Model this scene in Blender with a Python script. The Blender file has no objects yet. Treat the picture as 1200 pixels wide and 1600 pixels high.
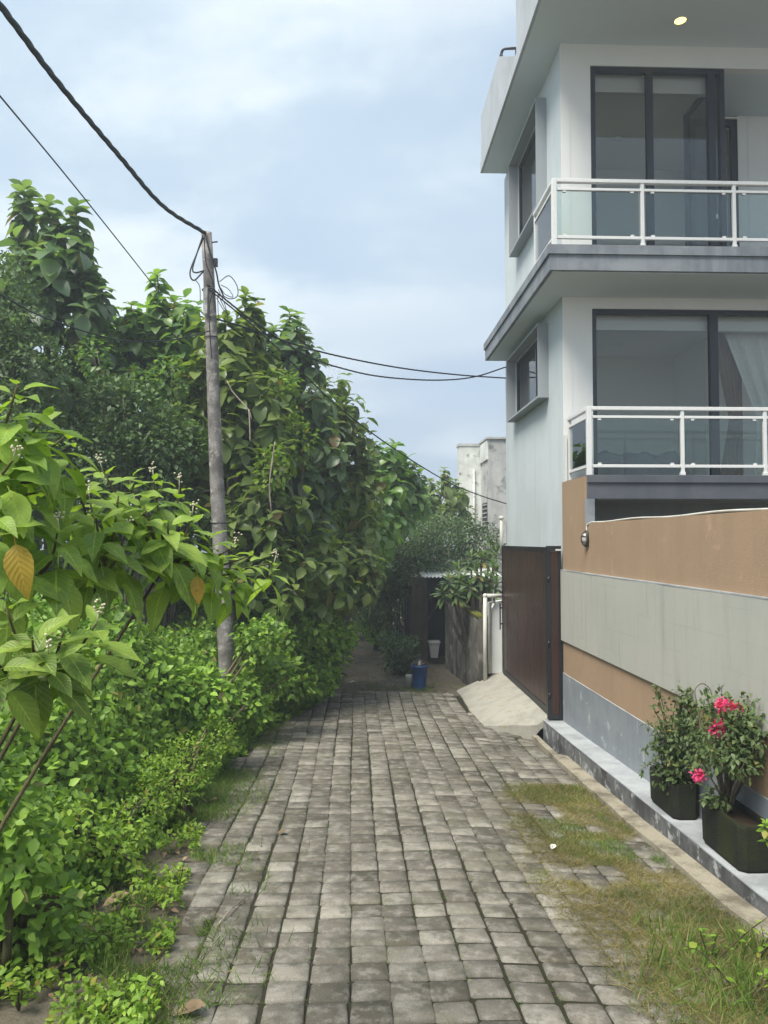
import bpy, bmesh, math, random
import numpy as np
from mathutils import Vector, Matrix, Euler

# ------------------------------------------------------------------ camera, sky, sun
S = bpy.context.scene
C = S.collection
ZE = 3.0                      # eye height; all builder coordinates below are relative to the eye level
F = 1200.0                    # focal length in pixels of the 1200 x 1600 photograph
YAW, PITCH = math.atan(42 / F), math.atan(45 / F)
cam_d = bpy.data.cameras.new('camera')
cam = bpy.data.objects.new('camera', cam_d)
C.objects.link(cam)
cam.location = (0, 0, ZE)
cam.rotation_euler = (math.radians(90) + PITCH, 0, -YAW)
cam_d.sensor_width = 36
cam_d.lens = 36 * F / 1600
cam_d.clip_end = 2000
cam_d.clip_start = 0.05
S.camera = cam

SUN_EL, SUN_AZ = math.radians(56), math.radians(-136)     # azimuth from +Y towards +X
W = bpy.data.worlds.new('World')
S.world = W
W.use_nodes = True
wn, wl = W.node_tree.nodes, W.node_tree.links
wn.clear()
w_out = wn.new('ShaderNodeOutputWorld')
w_bg = wn.new('ShaderNodeBackground')
w_bg.inputs['Strength'].default_value = 0.1
sky = wn.new('ShaderNodeTexSky')
sky.sky_type = 'NISHITA'
sky.sun_disc = False
sky.sun_elevation = SUN_EL
sky.sun_rotation = SUN_AZ
sky.air_density = 1.0
sky.dust_density = 1.5
sky.ozone_density = 1.2
tc = wn.new('ShaderNodeTexCoord')
sep = wn.new('ShaderNodeSeparateXYZ')
wl.new(tc.outputs['Generated'], sep.inputs[0])
zadd = wn.new('ShaderNodeMath'); zadd.operation = 'ADD'; zadd.inputs[1].default_value = 0.18
zmax = wn.new('ShaderNodeMath'); zmax.operation = 'MAXIMUM'; zmax.inputs[1].default_value = 0.0
wl.new(sep.outputs['Z'], zmax.inputs[0]); wl.new(zmax.outputs[0], zadd.inputs[0])
dx = wn.new('ShaderNodeMath'); dx.operation = 'DIVIDE'
dy = wn.new('ShaderNodeMath'); dy.operation = 'DIVIDE'
wl.new(sep.outputs['X'], dx.inputs[0]); wl.new(zadd.outputs[0], dx.inputs[1])
wl.new(sep.outputs['Y'], dy.inputs[0]); wl.new(zadd.outputs[0], dy.inputs[1])
comb = wn.new('ShaderNodeCombineXYZ')
wl.new(dx.outputs[0], comb.inputs[0]); wl.new(dy.outputs[0], comb.inputs[1])
def wnoise(scale, detail, rough, offs, lo, hi):
    mp = wn.new('ShaderNodeMapping'); mp.inputs['Location'].default_value = offs
    wl.new(comb.outputs[0], mp.inputs[0])
    n = wn.new('ShaderNodeTexNoise'); n.inputs['Scale'].default_value = scale
    n.inputs['Detail'].default_value = detail; n.inputs['Roughness'].default_value = rough
    n.inputs['Distortion'].default_value = 0.25
    wl.new(mp.outputs[0], n.inputs['Vector'])
    r = wn.new('ShaderNodeMapRange'); r.interpolation_type = 'SMOOTHSTEP'
    r.inputs['From Min'].default_value = lo; r.inputs['From Max'].default_value = hi
    wl.new(n.outputs['Fac'], r.inputs['Value'])
    return r.outputs[0]
def wmix(a, b, fac):
    m = wn.new('ShaderNodeMix'); m.data_type = 'RGBA'
    wl.new(fac, m.inputs['Factor'])
    for sock, v in ((m.inputs['A'], a), (m.inputs['B'], b)):
        if isinstance(v, tuple): sock.default_value = v
        else: wl.new(v, sock)
    return m.outputs['Result']
cloud_mask = wnoise(0.55, 5.0, 0.5, (1.3, 4.2, 0), 0.12, 0.46)
grey_mask = wnoise(0.42, 3.0, 0.45, (7.7, 2.6, 0), 0.46, 0.66)
white_mask = wnoise(1.1, 8.0, 0.58, (3.1, 9.2, 0), 0.42, 0.62)
cloud_col = wmix((3.15, 3.95, 4.75, 1), (4.75, 5.3, 5.65, 1), white_mask)
cloud_col = wmix(cloud_col, (2.9, 3.55, 4.35, 1), grey_mask)
col = wmix(sky.outputs['Color'], cloud_col, cloud_mask)
wl.new(col, w_bg.inputs['Color'])
wl.new(w_bg.outputs[0], w_out.inputs['Surface'])

sun_d = bpy.data.lights.new('sun', 'SUN')
sun_d.energy = 3.2
sun_d.angle = math.radians(28)
sun_d.color = (1.0, 0.95, 0.86)
sun = bpy.data.objects.new('sun', sun_d)
C.objects.link(sun)
sdir = Vector((math.sin(SUN_AZ) * math.cos(SUN_EL), math.cos(SUN_AZ) * math.cos(SUN_EL), math.sin(SUN_EL)))
sun.rotation_euler = (-sdir).to_track_quat('-Z', 'Y').to_euler()
sun.location = (0, 0, 30)

S.view_settings.view_transform = 'Standard'
S.view_settings.look = 'None'
S.view_settings.exposure = 0.97
S.view_settings.gamma = 1
S.view_settings.use_curve_mapping = False
S.render.engine = 'CYCLES'
S.cycles.use_denoising = True
S.cycles.max_bounces = 7
S.cycles.diffuse_bounces = 4
S.cycles.glossy_bounces = 3
S.cycles.transmission_bounces = 4
S.cycles.transparent_max_bounces = 10
S.cycles.sample_clamp_indirect = 8
S.cycles.caustics_reflective = False
S.cycles.caustics_refractive = False

rnd = random.Random(7)
rng = np.random.default_rng(7)
RCAM = np.array(cam.rotation_euler.to_matrix())

def px(x, y, Y):
    """point of the place seen at photo pixel (x, y) at street distance Y (eye-relative)"""
    d = RCAM @ np.array([(x - 600) / F, (800 - y) / F, -1.0])
    return d * (Y / d[1])

def vnoise(x, y, seed=0, scale=1.0):
    """smooth value noise, arrays"""
    x = np.asarray(x, float) * scale; y = np.asarray(y, float) * scale
    xi, yi = np.floor(x).astype(int), np.floor(y).astype(int)
    fx, fy = x - xi, y - yi
    fx, fy = fx * fx * (3 - 2 * fx), fy * fy * (3 - 2 * fy)
    def h(i, j):
        n = (i * 374761393 + j * 668265263 + seed * 1442695041) & 0xffffffff
        n = ((n ^ (n >> 13)) * 1274126177) & 0xffffffff
        return ((n ^ (n >> 16)) & 0xffff) / 65535.0
    return (h(xi, yi) * (1 - fx) + h(xi + 1, yi) * fx) * (1 - fy) + (h(xi, yi + 1) * (1 - fx) + h(xi + 1, yi + 1) * fx) * fy

# ------------------------------------------------------------------ materials
def new_mat(name):
    m = bpy.data.materials.new(name)
    m.use_nodes = True
    nt = m.node_tree
    bs = nt.nodes['Principled BSDF']
    return m, nt.nodes, nt.links, bs

def N(nodes, t, **kw):
    n = nodes.new(t)
    for k, v in kw.items(): setattr(n, k, v)
    return n

def mixc(nodes, links, a, b, fac, blend='MIX'):
    m = nodes.new('ShaderNodeMix'); m.data_type = 'RGBA'; m.blend_type = blend
    for sock, v in ((m.inputs['Factor'], fac), (m.inputs['A'], a), (m.inputs['B'], b)):
        if isinstance(v, (int, float)): sock.default_value = v
        elif isinstance(v, tuple): sock.default_value = v if len(v) == 4 else (*v, 1)
        else: links.new(v, sock)
    return m.outputs['Result']

def pos_noise(nodes, links, scale, detail=4.0, rough=0.55, stretch=(1, 1, 1), offs=(0, 0, 0), lo=None, hi=None):
    g = nodes.new('ShaderNodeNewGeometry')
    mp = nodes.new('ShaderNodeMapping')
    mp.inputs['Scale'].default_value = stretch; mp.inputs['Location'].default_value = offs
    links.new(g.outputs['Position'], mp.inputs[0])
    n = nodes.new('ShaderNodeTexNoise')
    n.inputs['Scale'].default_value = scale; n.inputs['Detail'].default_value = detail
    n.inputs['Roughness'].default_value = rough
    links.new(mp.outputs[0], n.inputs['Vector'])
    if lo is None: return n.outputs['Fac']
    r = nodes.new('ShaderNodeMapRange'); r.inputs['From Min'].default_value = lo; r.inputs['From Max'].default_value = hi
    links.new(n.outputs['Fac'], r.inputs['Value'])
    return r.outputs[0]

def add_bump(nodes, links, bs, h, strength=0.3, dist=0.01):
    b = nodes.new('ShaderNodeBump')
    b.inputs['Strength'].default_value = strength; b.inputs['Distance'].default_value = dist
    links.new(h, b.inputs['Height']); links.new(b.outputs[0], bs.inputs['Normal'])

def surf(name, base, stain, amount=0.6, scale=1.5, streak=True, rough=0.8, fine=60, bump=0.15, grain=0.12, spec=0.3, stain2=None, s2=(0.53, 0.64)):
    """weathered matt surface: base colour, blotchy and streaky stains, grain, fine relief"""
    m, n, l, bs = new_mat(name)
    blot = pos_noise(n, l, scale, 6, 0.65, lo=0.44, hi=0.62)
    c = mixc(n, l, base, stain, blot)
    c = mixc(n, l, base, c, amount)
    if streak:
        st = pos_noise(n, l, 3.0, 5, 0.6, stretch=(1.3, 1.3, 0.13), offs=(3, 1, 0), lo=0.48, hi=0.66)
        sm = n.new('ShaderNodeMath'); sm.operation = 'MULTIPLY'; sm.inputs[1].default_value = amount
        l.new(st, sm.inputs[0])
        c = mixc(n, l, c, stain, sm.outputs[0])
    if stain2:
        f2 = pos_noise(n, l, scale * 2.1, 6, 0.65, offs=(9, 4, 2), lo=s2[0], hi=s2[1])
        c = mixc(n, l, c, stain2, f2)
    fn = pos_noise(n, l, fine, 3, 0.6)
    if grain:
        r = n.new('ShaderNodeMapRange'); r.inputs['From Min'].default_value = 0.3; r.inputs['From Max'].default_value = 0.7
        r.inputs['To Min'].default_value = 1 - grain; r.inputs['To Max'].default_value = 1 + grain
        l.new(fn, r.inputs['Value'])
        mm = n.new('ShaderNodeVectorMath'); mm.operation = 'SCALE'
        l.new(c, mm.inputs[0]); l.new(r.outputs[0], mm.inputs['Scale'])
        c = mm.outputs[0]
    l.new(c, bs.inputs['Base Color'])
    bs.inputs['Roughness'].default_value = rough
    bs.inputs['Specular IOR Level'].default_value = spec
    if bump: add_bump(n, l, bs, fn, bump, 0.01)
    return m

GAIN = {'undergrowth_leaf': 1.95, 'bright_weed_leaf': 1.45, 'broad_shrub_leaf': 1.6, 'teak_leaf': 1.75, 'teak_leaf_bright': 2.05, 'teak_leaf_olive': 1.3, 'fine_dark_leaf': 1.8, 'bougainvillea_leaf': 1.6, 'plumeria_leaf': 1.2}
def leaf_mat(name, dark, mid, light, yellow=None, yel_at=0.97, rough=0.45, trans=0.35, patch=0.8, spec=0.35, veins=False, per_object=False):
    gk = GAIN.get(name, 1.0); dark, mid, light = [tuple(q * gk for q in c_) for c_ in (dark, mid, light)]
    m, n, l, bs = new_mat(name)
    g = n.new('ShaderNodeNewGeometry')
    rp = n.new('ShaderNodeValToRGB')
    e = rp.color_ramp.elements
    e[0].position = 0.0; e[0].color = (*dark, 1)
    e[1].position = 1.0; e[1].color = (*light, 1)
    k = e.new(0.5); k.color = (*mid, 1)
    if yellow:
        k = e.new(yel_at - 0.02); k.color = (*light, 1)
        k = e.new(yel_at); k.color = (*yellow, 1)
        e[-1].color = (*yellow, 1)
    if per_object:
        oi = n.new('ShaderNodeObjectInfo'); src = oi.outputs['Random']
    else:
        src = g.outputs['Random Per Island']
    l.new(src, rp.inputs[0])
    c = rp.outputs['Color']
    pn = pos_noise(n, l, patch, 3, 0.5, lo=0.3, hi=0.7)
    r = n.new('ShaderNodeMapRange'); r.inputs['To Min'].default_value = 0.72; r.inputs['To Max'].default_value = 1.25
    l.new(pn, r.inputs['Value'])
    vm = n.new('ShaderNodeVectorMath'); vm.operation = 'SCALE'
    l.new(c, vm.inputs[0]); l.new(r.outputs[0], vm.inputs['Scale'])
    c = vm.outputs[0]
    if veins:
        uv = n.new('ShaderNodeUVMap'); sx = n.new('ShaderNodeSeparateXYZ'); l.new(uv.outputs[0], sx.inputs[0])
        a = n.new('ShaderNodeMath'); a.operation = 'SUBTRACT'; a.inputs[1].default_value = 0.5; l.new(sx.outputs['X'], a.inputs[0])
        ab = n.new('ShaderNodeMath'); ab.operation = 'ABSOLUTE'; l.new(a.outputs[0], ab.inputs[0])
        # side veins: stripes along v - 0.55*|u|
        k1 = n.new('ShaderNodeMath'); k1.operation = 'MULTIPLY_ADD'; k1.inputs[1].default_value = -0.5; l.new(ab.outputs[0], k1.inputs[0]); l.new(sx.outputs['Y'], k1.inputs[2])
        k2 = n.new('ShaderNodeMath'); k2.operation = 'MULTIPLY'; k2.inputs[1].default_value = 9.0; l.new(k1.outputs[0], k2.inputs[0])
        k3 = n.new('ShaderNodeMath'); k3.operation = 'PINGPONG'; k3.inputs[1].default_value = 0.5; l.new(k2.outputs[0], k3.inputs[0])
        v1 = n.new('ShaderNodeMapRange'); v1.inputs['From Min'].default_value = 0.0; v1.inputs['From Max'].default_value = 0.07; v1.inputs['To Min'].default_value = 0.45; v1.inputs['To Max'].default_value = 0.0
        l.new(k3.outputs[0], v1.inputs['Value'])
        v2 = n.new('ShaderNodeMapRange'); v2.inputs['From Min'].default_value = 0.01; v2.inputs['From Max'].default_value = 0.035; v2.inputs['To Min'].default_value = 0.75; v2.inputs['To Max'].default_value = 0.0
        l.new(ab.outputs[0], v2.inputs['Value'])
        mx = n.new('ShaderNodeMath'); mx.operation = 'MAXIMUM'; l.new(v1.outputs[0], mx.inputs[0]); l.new(v2.outputs[0], mx.inputs[1])
        c = mixc(n, l, c, (light[0] * 1.5, light[1] * 1.35, light[2] * 1.5), mx.outputs[0])
        spots_ = pos_noise(n, l, 55, 3, 0.6, offs=(2, 6, 4), lo=0.63, hi=0.69)
        c = mixc(n, l, c, (0.20, 0.13, 0.05), mul(n, l, spots_, 0.75))
        pale = pos_noise(n, l, 14, 3, 0.6, offs=(7, 1, 2), lo=0.52, hi=0.70)
        c = mixc(n, l, c, tuple(min(1, q_ * 1.45) for q_ in light), mul(n, l, pale, 0.5))
        add_bump(n, l, bs, k3.outputs[0], 0.25, 0.01)
    l.new(c, bs.inputs['Base Color'])
    bs.inputs['Roughness'].default_value = rough
    bs.inputs['Specular IOR Level'].default_value = spec
    tr = n.new('ShaderNodeBsdfTranslucent')
    tcol = mixc(n, l, c, (1.35, 1.45, 0.55), 1.0, 'MULTIPLY')
    l.new(tcol, tr.inputs['Color'])
    mix = n.new('ShaderNodeMixShader'); mix.inputs[0].default_value = trans
    l.new(bs.outputs[0], mix.inputs[1]); l.new(tr.outputs[0], mix.inputs[2])
    l.new(mix.outputs[0], n['Material Output'].inputs['Surface'])
    return m

def glass_mat(name, tint=(0.9, 0.95, 0.93), refl=1.0, ior=1.5):
    m, n, l, bs = new_mat(name)
    n.remove(bs)
    t = n.new('ShaderNodeBsdfTransparent'); t.inputs[0].default_value = (*tint, 1)
    g = n.new('ShaderNodeBsdfGlossy'); g.inputs['Roughness'].default_value = 0.0
    f = n.new('ShaderNodeFresnel'); f.inputs['IOR'].default_value = ior
    mu = n.new('ShaderNodeMath'); mu.operation = 'MULTIPLY'; mu.inputs[1].default_value = refl; mu.use_clamp = True
    l.new(f.outputs[0], mu.inputs[0])
    mix = n.new('ShaderNodeMixShader')
    l.new(mu.outputs[0], mix.inputs[0]); l.new(t.outputs[0], mix.inputs[1]); l.new(g.outputs[0], mix.inputs[2])
    l.new(mix.outputs[0], n['Material Output'].inputs['Surface'])
    return m

def bark_mat(name, a, b, scale=8):
    m, n, l, bs = new_mat(name)
    f = pos_noise(n, l, scale, 6, 0.65, stretch=(3, 3, 0.25), lo=0.3, hi=0.7)
    c = mixc(n, l, a, b, f)
    f2 = pos_noise(n, l, 3, 4, 0.6, lo=0.45, hi=0.7)
    c = mixc(n, l, c, tuple(x * 1.5 for x in b), f2)
    l.new(c, bs.inputs['Base Color'])
    bs.inputs['Roughness'].default_value = 0.9
    bs.inputs['Specular IOR Level'].default_value = 0.2
    add_bump(n, l, bs, f, 0.6, 0.02)
    return m

def paver_mat():
    m, n, l, bs = new_mat('paver_stone')
    g = n.new('ShaderNodeNewGeometry'); oi = n.new('ShaderNodeObjectInfo')
    ad = n.new('ShaderNodeMath'); ad.operation = 'ADD'; l.new(g.outputs['Random Per Island'], ad.inputs[0]); l.new(oi.outputs['Random'], ad.inputs[1])
    wnz = n.new('ShaderNodeTexWhiteNoise'); wnz.noise_dimensions = '1D'; l.new(ad.outputs[0], wnz.inputs['W'])
    rp = n.new('ShaderNodeValToRGB'); e = rp.color_ramp.elements
    e[0].position = 0; e[0].color = (0.075, 0.066, 0.051, 1)
    e[1].position = 1; e[1].color = (0.33, 0.305, 0.255, 1)
    for p, cc in ((0.22, (0.128, 0.115, 0.094)), (0.6, (0.185, 0.168, 0.139)), (0.88, (0.245, 0.226, 0.19))):
        k = e.new(p); k.color = (*cc, 1)
    l.new(wnz.outputs['Value'], rp.inputs[0])
    c = rp.outputs['Color']
    # broad worn band down the middle lighter, damp dark blotches
    big = pos_noise(n, l, 0.7, 5, 0.6, lo=0.42, hi=0.6)
    c = mixc(n, l, c, (0.13, 0.113, 0.085), mul(n, l, big, 0.4))
    blot = pos_noise(n, l, 9, 6, 0.7, lo=0.47, hi=0.62)
    c = mixc(n, l, c, (0.40, 0.38, 0.33), mul(n, l, blot, 0.42))
    dk = pos_noise(n, l, 6, 5, 0.65, offs=(5, 2, 1), lo=0.49, hi=0.63)
    c = mixc(n, l, c, (0.075, 0.075, 0.055), mul(n, l, dk, 0.6))
    moss = pos_noise(n, l, 1.6, 6, 0.7, offs=(8, 3, 1), lo=0.50, hi=0.64)
    c = mixc(n, l, c, (0.13, 0.125, 0.07), mul(n, l, moss, 0.3))
    sp = pos_noise(n, l, 260, 2, 0.6, lo=0.35, hi=0.68)
    r = n.new('ShaderNodeMapRange'); r.inputs['To Min'].default_value = 0.68; r.inputs['To Max'].default_value = 1.35
    l.new(sp, r.inputs['Value'])
    vm = n.new('ShaderNodeVectorMath'); vm.operation = 'SCALE'; l.new(c, vm.inputs[0]); l.new(r.outputs[0], vm.inputs['Scale'])
    l.new(vm.outputs[0], bs.inputs['Base Color'])
    bs.inputs['Roughness'].default_value = 0.88
    bs.inputs['Specular IOR Level'].default_value = 0.25
    hh = n.new('ShaderNodeMath'); hh.operation = 'MULTIPLY_ADD'; hh.inputs[1].default_value = 0.5
    l.new(sp, hh.inputs[0]); l.new(pos_noise(n, l, 30, 4, 0.6), hh.inputs[2])
    add_bump(n, l, bs, hh.outputs[0], 0.5, 0.006)
    return m

def mul(n, l, a, k):
    q = n.new('ShaderNodeMath'); q.operation = 'MULTIPLY'; q.inputs[1].default_value = k
    l.new(a, q.inputs[0]); return q.outputs[0]

def concrete_band_mat():
    """pale cement band: brush streaks, faint block joints showing through, water stains"""
    m, n, l, bs = new_mat('cement_band')
    base = (0.40, 0.395, 0.35)
    blot = pos_noise(n, l, 1.1, 5, 0.6, lo=0.4, hi=0.7)
    c = mixc(n, l, base, (0.36, 0.365, 0.33), blot)
    st = pos_noise(n, l, 3.2, 5, 0.6, stretch=(1.5, 1.5, 0.2), lo=0.45, hi=0.8)
    c = mixc(n, l, c, (0.42, 0.42, 0.385), mul(n, l, st, 0.5))
    st2 = pos_noise(n, l, 5.2, 5, 0.65, stretch=(1.6, 1.6, 0.14), offs=(4, 1, 1), lo=0.52, hi=0.75)
    c = mixc(n, l, c, (0.26, 0.25, 0.195), mul(n, l, st2, 0.55))
    g = n.new('ShaderNodeNewGeometry'); sx = n.new('ShaderNodeSeparateXYZ'); l.new(g.outputs['Position'], sx.inputs[0])
    cx = n.new('ShaderNodeCombineXYZ'); l.new(sx.outputs['Y'], cx.inputs[0]); l.new(sx.outputs['Z'], cx.inputs[1])
    bt = n.new('ShaderNodeTexBrick'); l.new(cx.outputs[0], bt.inputs['Vector'])
    bt.inputs['Scale'].default_value = 1.0; bt.inputs['Brick Width'].default_value = 0.62; bt.inputs['Row Height'].default_value = 0.27
    bt.inputs['Mortar Size'].default_value = 0.012; bt.inputs['Mortar Smooth'].default_value = 1.0
    jm = pos_noise(n, l, 2.0, 3, 0.5, offs=(2, 2, 5), lo=0.42, hi=0.6)
    jj = n.new('ShaderNodeMath'); jj.operation = 'MULTIPLY'; l.new(bt.outputs['Fac'], jj.inputs[0]); l.new(mul(n, l, jm, 0.3), jj.inputs[1])
    c = mixc(n, l, c, (0.29, 0.29, 0.26), jj.outputs[0])
    dots = pos_noise(n, l, 18, 2, 0.5, offs=(1, 7, 3), lo=0.76, hi=0.80)
    c = mixc(n, l, c, (0.15, 0.15, 0.13), mul(n, l, dots, 0.7))
    l.new(c, bs.inputs['Base Color']); bs.inputs['Roughness'].default_value = 0.85; bs.inputs['Specular IOR Level'].default_value = 0.25
    add_bump(n, l, bs, pos_noise(n, l, 45, 4, 0.6), 0.25, 0.006)
    return m

def dirt_mat():
    m, n, l, bs = new_mat('dirt')
    a = pos_noise(n, l, 0.9, 6, 0.65, lo=0.35, hi=0.68)
    c = mixc(n, l, (0.11, 0.095, 0.07), (0.19, 0.165, 0.125), a)
    b = pos_noise(n, l, 5, 6, 0.7, offs=(3, 5, 1), lo=0.5, hi=0.7)
    c = mixc(n, l, c, (0.06, 0.066, 0.03), mul(n, l, b, 0.8))
    d = pos_noise(n, l, 60, 3, 0.6, lo=0.6, hi=0.72)
    c = mixc(n, l, c, (0.24, 0.21, 0.165), mul(n, l, d, 0.6))
    l.new(c, bs.inputs['Base Color']); bs.inputs['Roughness'].default_value = 0.95; bs.inputs['Specular IOR Level'].default_value = 0.15
    add_bump(n, l, bs, pos_noise(n, l, 25, 6, 0.7), 0.8, 0.03)
    return m

def emit_mat(name, colr, s):
    m, n, l, bs = new_mat(name)
    bs.inputs['Emission Color'].default_value = (*colr, 1); bs.inputs['Emission Strength'].default_value = s
    bs.inputs['Base Color'].default_value = (0.8, 0.8, 0.7, 1)
    return m

def plain(name, colr, rough=0.5, metal=0.0, spec=0.4, grain=0.06, fine=30):
    m, n, l, bs = new_mat(name)
    f = pos_noise(n, l, fine, 4, 0.6)
    r = n.new('ShaderNodeMapRange'); r.inputs['From Min'].default_value = 0.3; r.inputs['From Max'].default_value = 0.7
    r.inputs['To Min'].default_value = 1 - grain; r.inputs['To Max'].default_value = 1 + grain
    l.new(f, r.inputs['Value'])
    vm = n.new('ShaderNodeVectorMath'); vm.operation = 'SCALE'; vm.inputs[0].default_value = colr
    l.new(r.outputs[0], vm.inputs['Scale']); l.new(vm.outputs[0], bs.inputs['Base Color'])
    bs.inputs['Roughness'].default_value = rough; bs.inputs['Metallic'].default_value = metal; bs.inputs['Specular IOR Level'].default_value = spec
    return m

M = {}
M['dirt'] = dirt_mat()
M['paver'] = paver_mat()
M['joint'] = surf('joint_sand', (0.04, 0.035, 0.025), (0.034, 0.038, 0.018), 0.9, 3, False, 0.95, 120, 0.6, 0.3, 0.1)
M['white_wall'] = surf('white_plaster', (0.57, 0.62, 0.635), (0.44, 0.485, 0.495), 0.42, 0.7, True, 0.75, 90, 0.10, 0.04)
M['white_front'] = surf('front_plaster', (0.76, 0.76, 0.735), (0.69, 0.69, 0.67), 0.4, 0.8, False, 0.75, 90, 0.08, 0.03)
M['soffit'] = surf('soffit_veil_tint_paint', (0.66, 0.73, 0.77), (0.61, 0.68, 0.72), 0.5, 0.8, False, 0.8, 60, 0.05, 0.03)  # white-grey paint; the bluish lens veil is mixed into this colour
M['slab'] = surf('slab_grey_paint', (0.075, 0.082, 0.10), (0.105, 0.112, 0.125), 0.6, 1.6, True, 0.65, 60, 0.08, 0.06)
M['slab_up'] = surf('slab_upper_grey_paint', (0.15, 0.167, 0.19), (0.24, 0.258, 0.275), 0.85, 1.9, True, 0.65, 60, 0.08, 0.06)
M['roof_fascia'] = surf('roof_fascia_paint', (0.45, 0.48, 0.51), (0.36, 0.38, 0.385), 0.6, 1.3, True, 0.7, 60, 0.08, 0.05)
M['win_box'] = surf('window_surround_paint', (0.30, 0.325, 0.345), (0.26, 0.285, 0.30), 0.4, 1.1, False, 0.6, 60, 0.05, 0.04)
M['orange'] = surf('ochre_render', (0.36, 0.25, 0.162), (0.31, 0.217, 0.142), 0.55, 1.2, True, 0.9, 130, 0.55, 0.17, 0.15, (0.44, 0.30, 0.20), (0.60, 0.70))
M['cement'] = concrete_band_mat()
M['grey_base'] = surf('grey_base_paint', (0.20, 0.222, 0.247), (0.28, 0.302, 0.32), 0.5, 2.2, True, 0.55, 60, 0.08, 0.05, 0.35, (0.45, 0.46, 0.46), (0.61, 0.68))
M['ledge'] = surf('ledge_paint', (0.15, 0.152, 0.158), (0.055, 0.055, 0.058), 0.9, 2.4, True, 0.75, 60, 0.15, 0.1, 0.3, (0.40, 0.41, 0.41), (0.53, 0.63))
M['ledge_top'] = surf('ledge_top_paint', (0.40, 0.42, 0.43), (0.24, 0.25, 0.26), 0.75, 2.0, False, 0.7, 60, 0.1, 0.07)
M['curb'] = surf('drain_edge_concrete', (0.33, 0.295, 0.225), (0.13, 0.115, 0.08), 0.9, 3.4, False, 0.9, 70, 0.4, 0.18)
M['ramp'] = surf('ramp_concrete', (0.37, 0.355, 0.305), (0.28, 0.268, 0.23), 0.8, 3.1, False, 0.9, 70, 0.5, 0.16, 0.2, (0.30, 0.25, 0.13), (0.57, 0.70))
M['gate_wood'] = surf('gate_board', (0.050, 0.022, 0.016), (0.030, 0.015, 0.012), 0.8, 1.2, True, 0.38, 40, 0.08, 0.15, 0.5)
M['black_steel'] = plain('black_steel', (0.012, 0.013, 0.015), 0.42, 0.0, 0.5)
M['dark_frame'] = plain('dark_window_frame', (0.010, 0.014, 0.022), 0.35, 0.0, 0.5)
M['white_metal'] = plain('white_powder_coat', (0.64, 0.645, 0.63), 0.4, 0.0, 0.4)
M['pvc'] = surf('pvc_pipe', (0.62, 0.62, 0.57), (0.42, 0.40, 0.33), 0.5, 3, True, 0.5, 40, 0.03, 0.05)
M['glass'] = glass_mat('window_glass', (0.95, 0.97, 0.96), 0.9, 1.5)
M['rail_glass'] = glass_mat('rail_glass', (0.84, 0.90, 0.885), 1.2, 1.5)
M['room'] = plain('room_paint', (0.86, 0.84, 0.80), 0.8, 0, 0.2, 0.03)
M['room_floor'] = plain('room_floor_tile', (0.52, 0.49, 0.45), 0.4, 0, 0.4)
M['ceil_white'] = plain('ceiling_white', (0.78, 0.77, 0.74), 0.8, 0, 0.2, 0.02)
M['curtain'] = plain('sheer_curtain', (0.72, 0.73, 0.70), 0.9, 0, 0.1, 0.08)
M['curtain_brown'] = plain('brown_curtain', (0.30, 0.19, 0.12), 0.9, 0, 0.1, 0.1)
M['bedding'] = plain('grey_bedding', (0.34, 0.34, 0.36), 0.95, 0, 0.1, 0.06)
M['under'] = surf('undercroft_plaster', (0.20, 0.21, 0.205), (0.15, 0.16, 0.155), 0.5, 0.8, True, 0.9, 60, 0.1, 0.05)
M['dark_wall'] = surf('old_mossy_wall', (0.16, 0.15, 0.13), (0.05, 0.048, 0.042), 0.95, 1.3, True, 0.95, 60, 0.4, 0.2, 0.15, (0.27, 0.26, 0.24), (0.55, 0.68))
M['moss_top'] = surf('mossy_coping', (0.10, 0.115, 0.022), (0.16, 0.14, 0.03), 0.9, 5, False, 0.95, 80, 0.7, 0.3, 0.1)
M['old_white'] = surf('old_white_paint', (0.70, 0.72, 0.68), (0.42, 0.43, 0.40), 0.6, 1.4, True, 0.85, 60, 0.2, 0.06, 0.2, (0.20, 0.20, 0.19), (0.56, 0.66))
M['old_conc'] = surf('bare_old_concrete', (0.48, 0.48, 0.46), (0.34, 0.34, 0.33), 0.8, 1.2, True, 0.9, 50, 0.3, 0.12, 0.2, (0.16, 0.16, 0.155), (0.54, 0.66))
M['fresh_white'] = surf('fresh_white_paint', (0.74, 0.75, 0.72), (0.62, 0.63, 0.60), 0.4, 1.4, True, 0.8, 60, 0.15, 0.05)
M['tin'] = plain('zinc_sheet', (0.72, 0.73, 0.70), 0.4, 0.2, 0.5, 0.08, 5)
M['shed'] = surf('shed_brown_wall', (0.125, 0.095, 0.065), (0.06, 0.048, 0.036), 0.9, 1.5, True, 0.9, 50, 0.3, 0.15)
M['shed_dark'] = plain('shed_inside', (0.03, 0.028, 0.025), 0.9)
M['pole'] = surf('weathered_pole', (0.25, 0.235, 0.22), (0.115, 0.105, 0.098), 0.9, 4, True, 0.9, 60, 0.6, 0.2, 0.15, (0.40, 0.37, 0.34), (0.54, 0.66))
M['cable'] = plain('black_cable', (0.016, 0.018, 0.022), 0.55, 0, 0.4)
M['bucket'] = plain('blue_plastic', (0.012, 0.07, 0.24), 0.38, 0, 0.5, 0.1, 12)
M['bag'] = plain('black_bin_bag', (0.025, 0.022, 0.02), 0.3, 0, 0.5)
M['planter'] = surf('mossy_planter', (0.018, 0.018, 0.015), (0.03, 0.036, 0.014), 0.7, 4, True, 0.9, 60, 0.5, 0.2, 0.15)
M['soil'] = surf('soil', (0.05, 0.036, 0.025), (0.03, 0.024, 0.018), 0.8, 9, False, 0.95, 80, 0.8, 0.3, 0.1)
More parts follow.
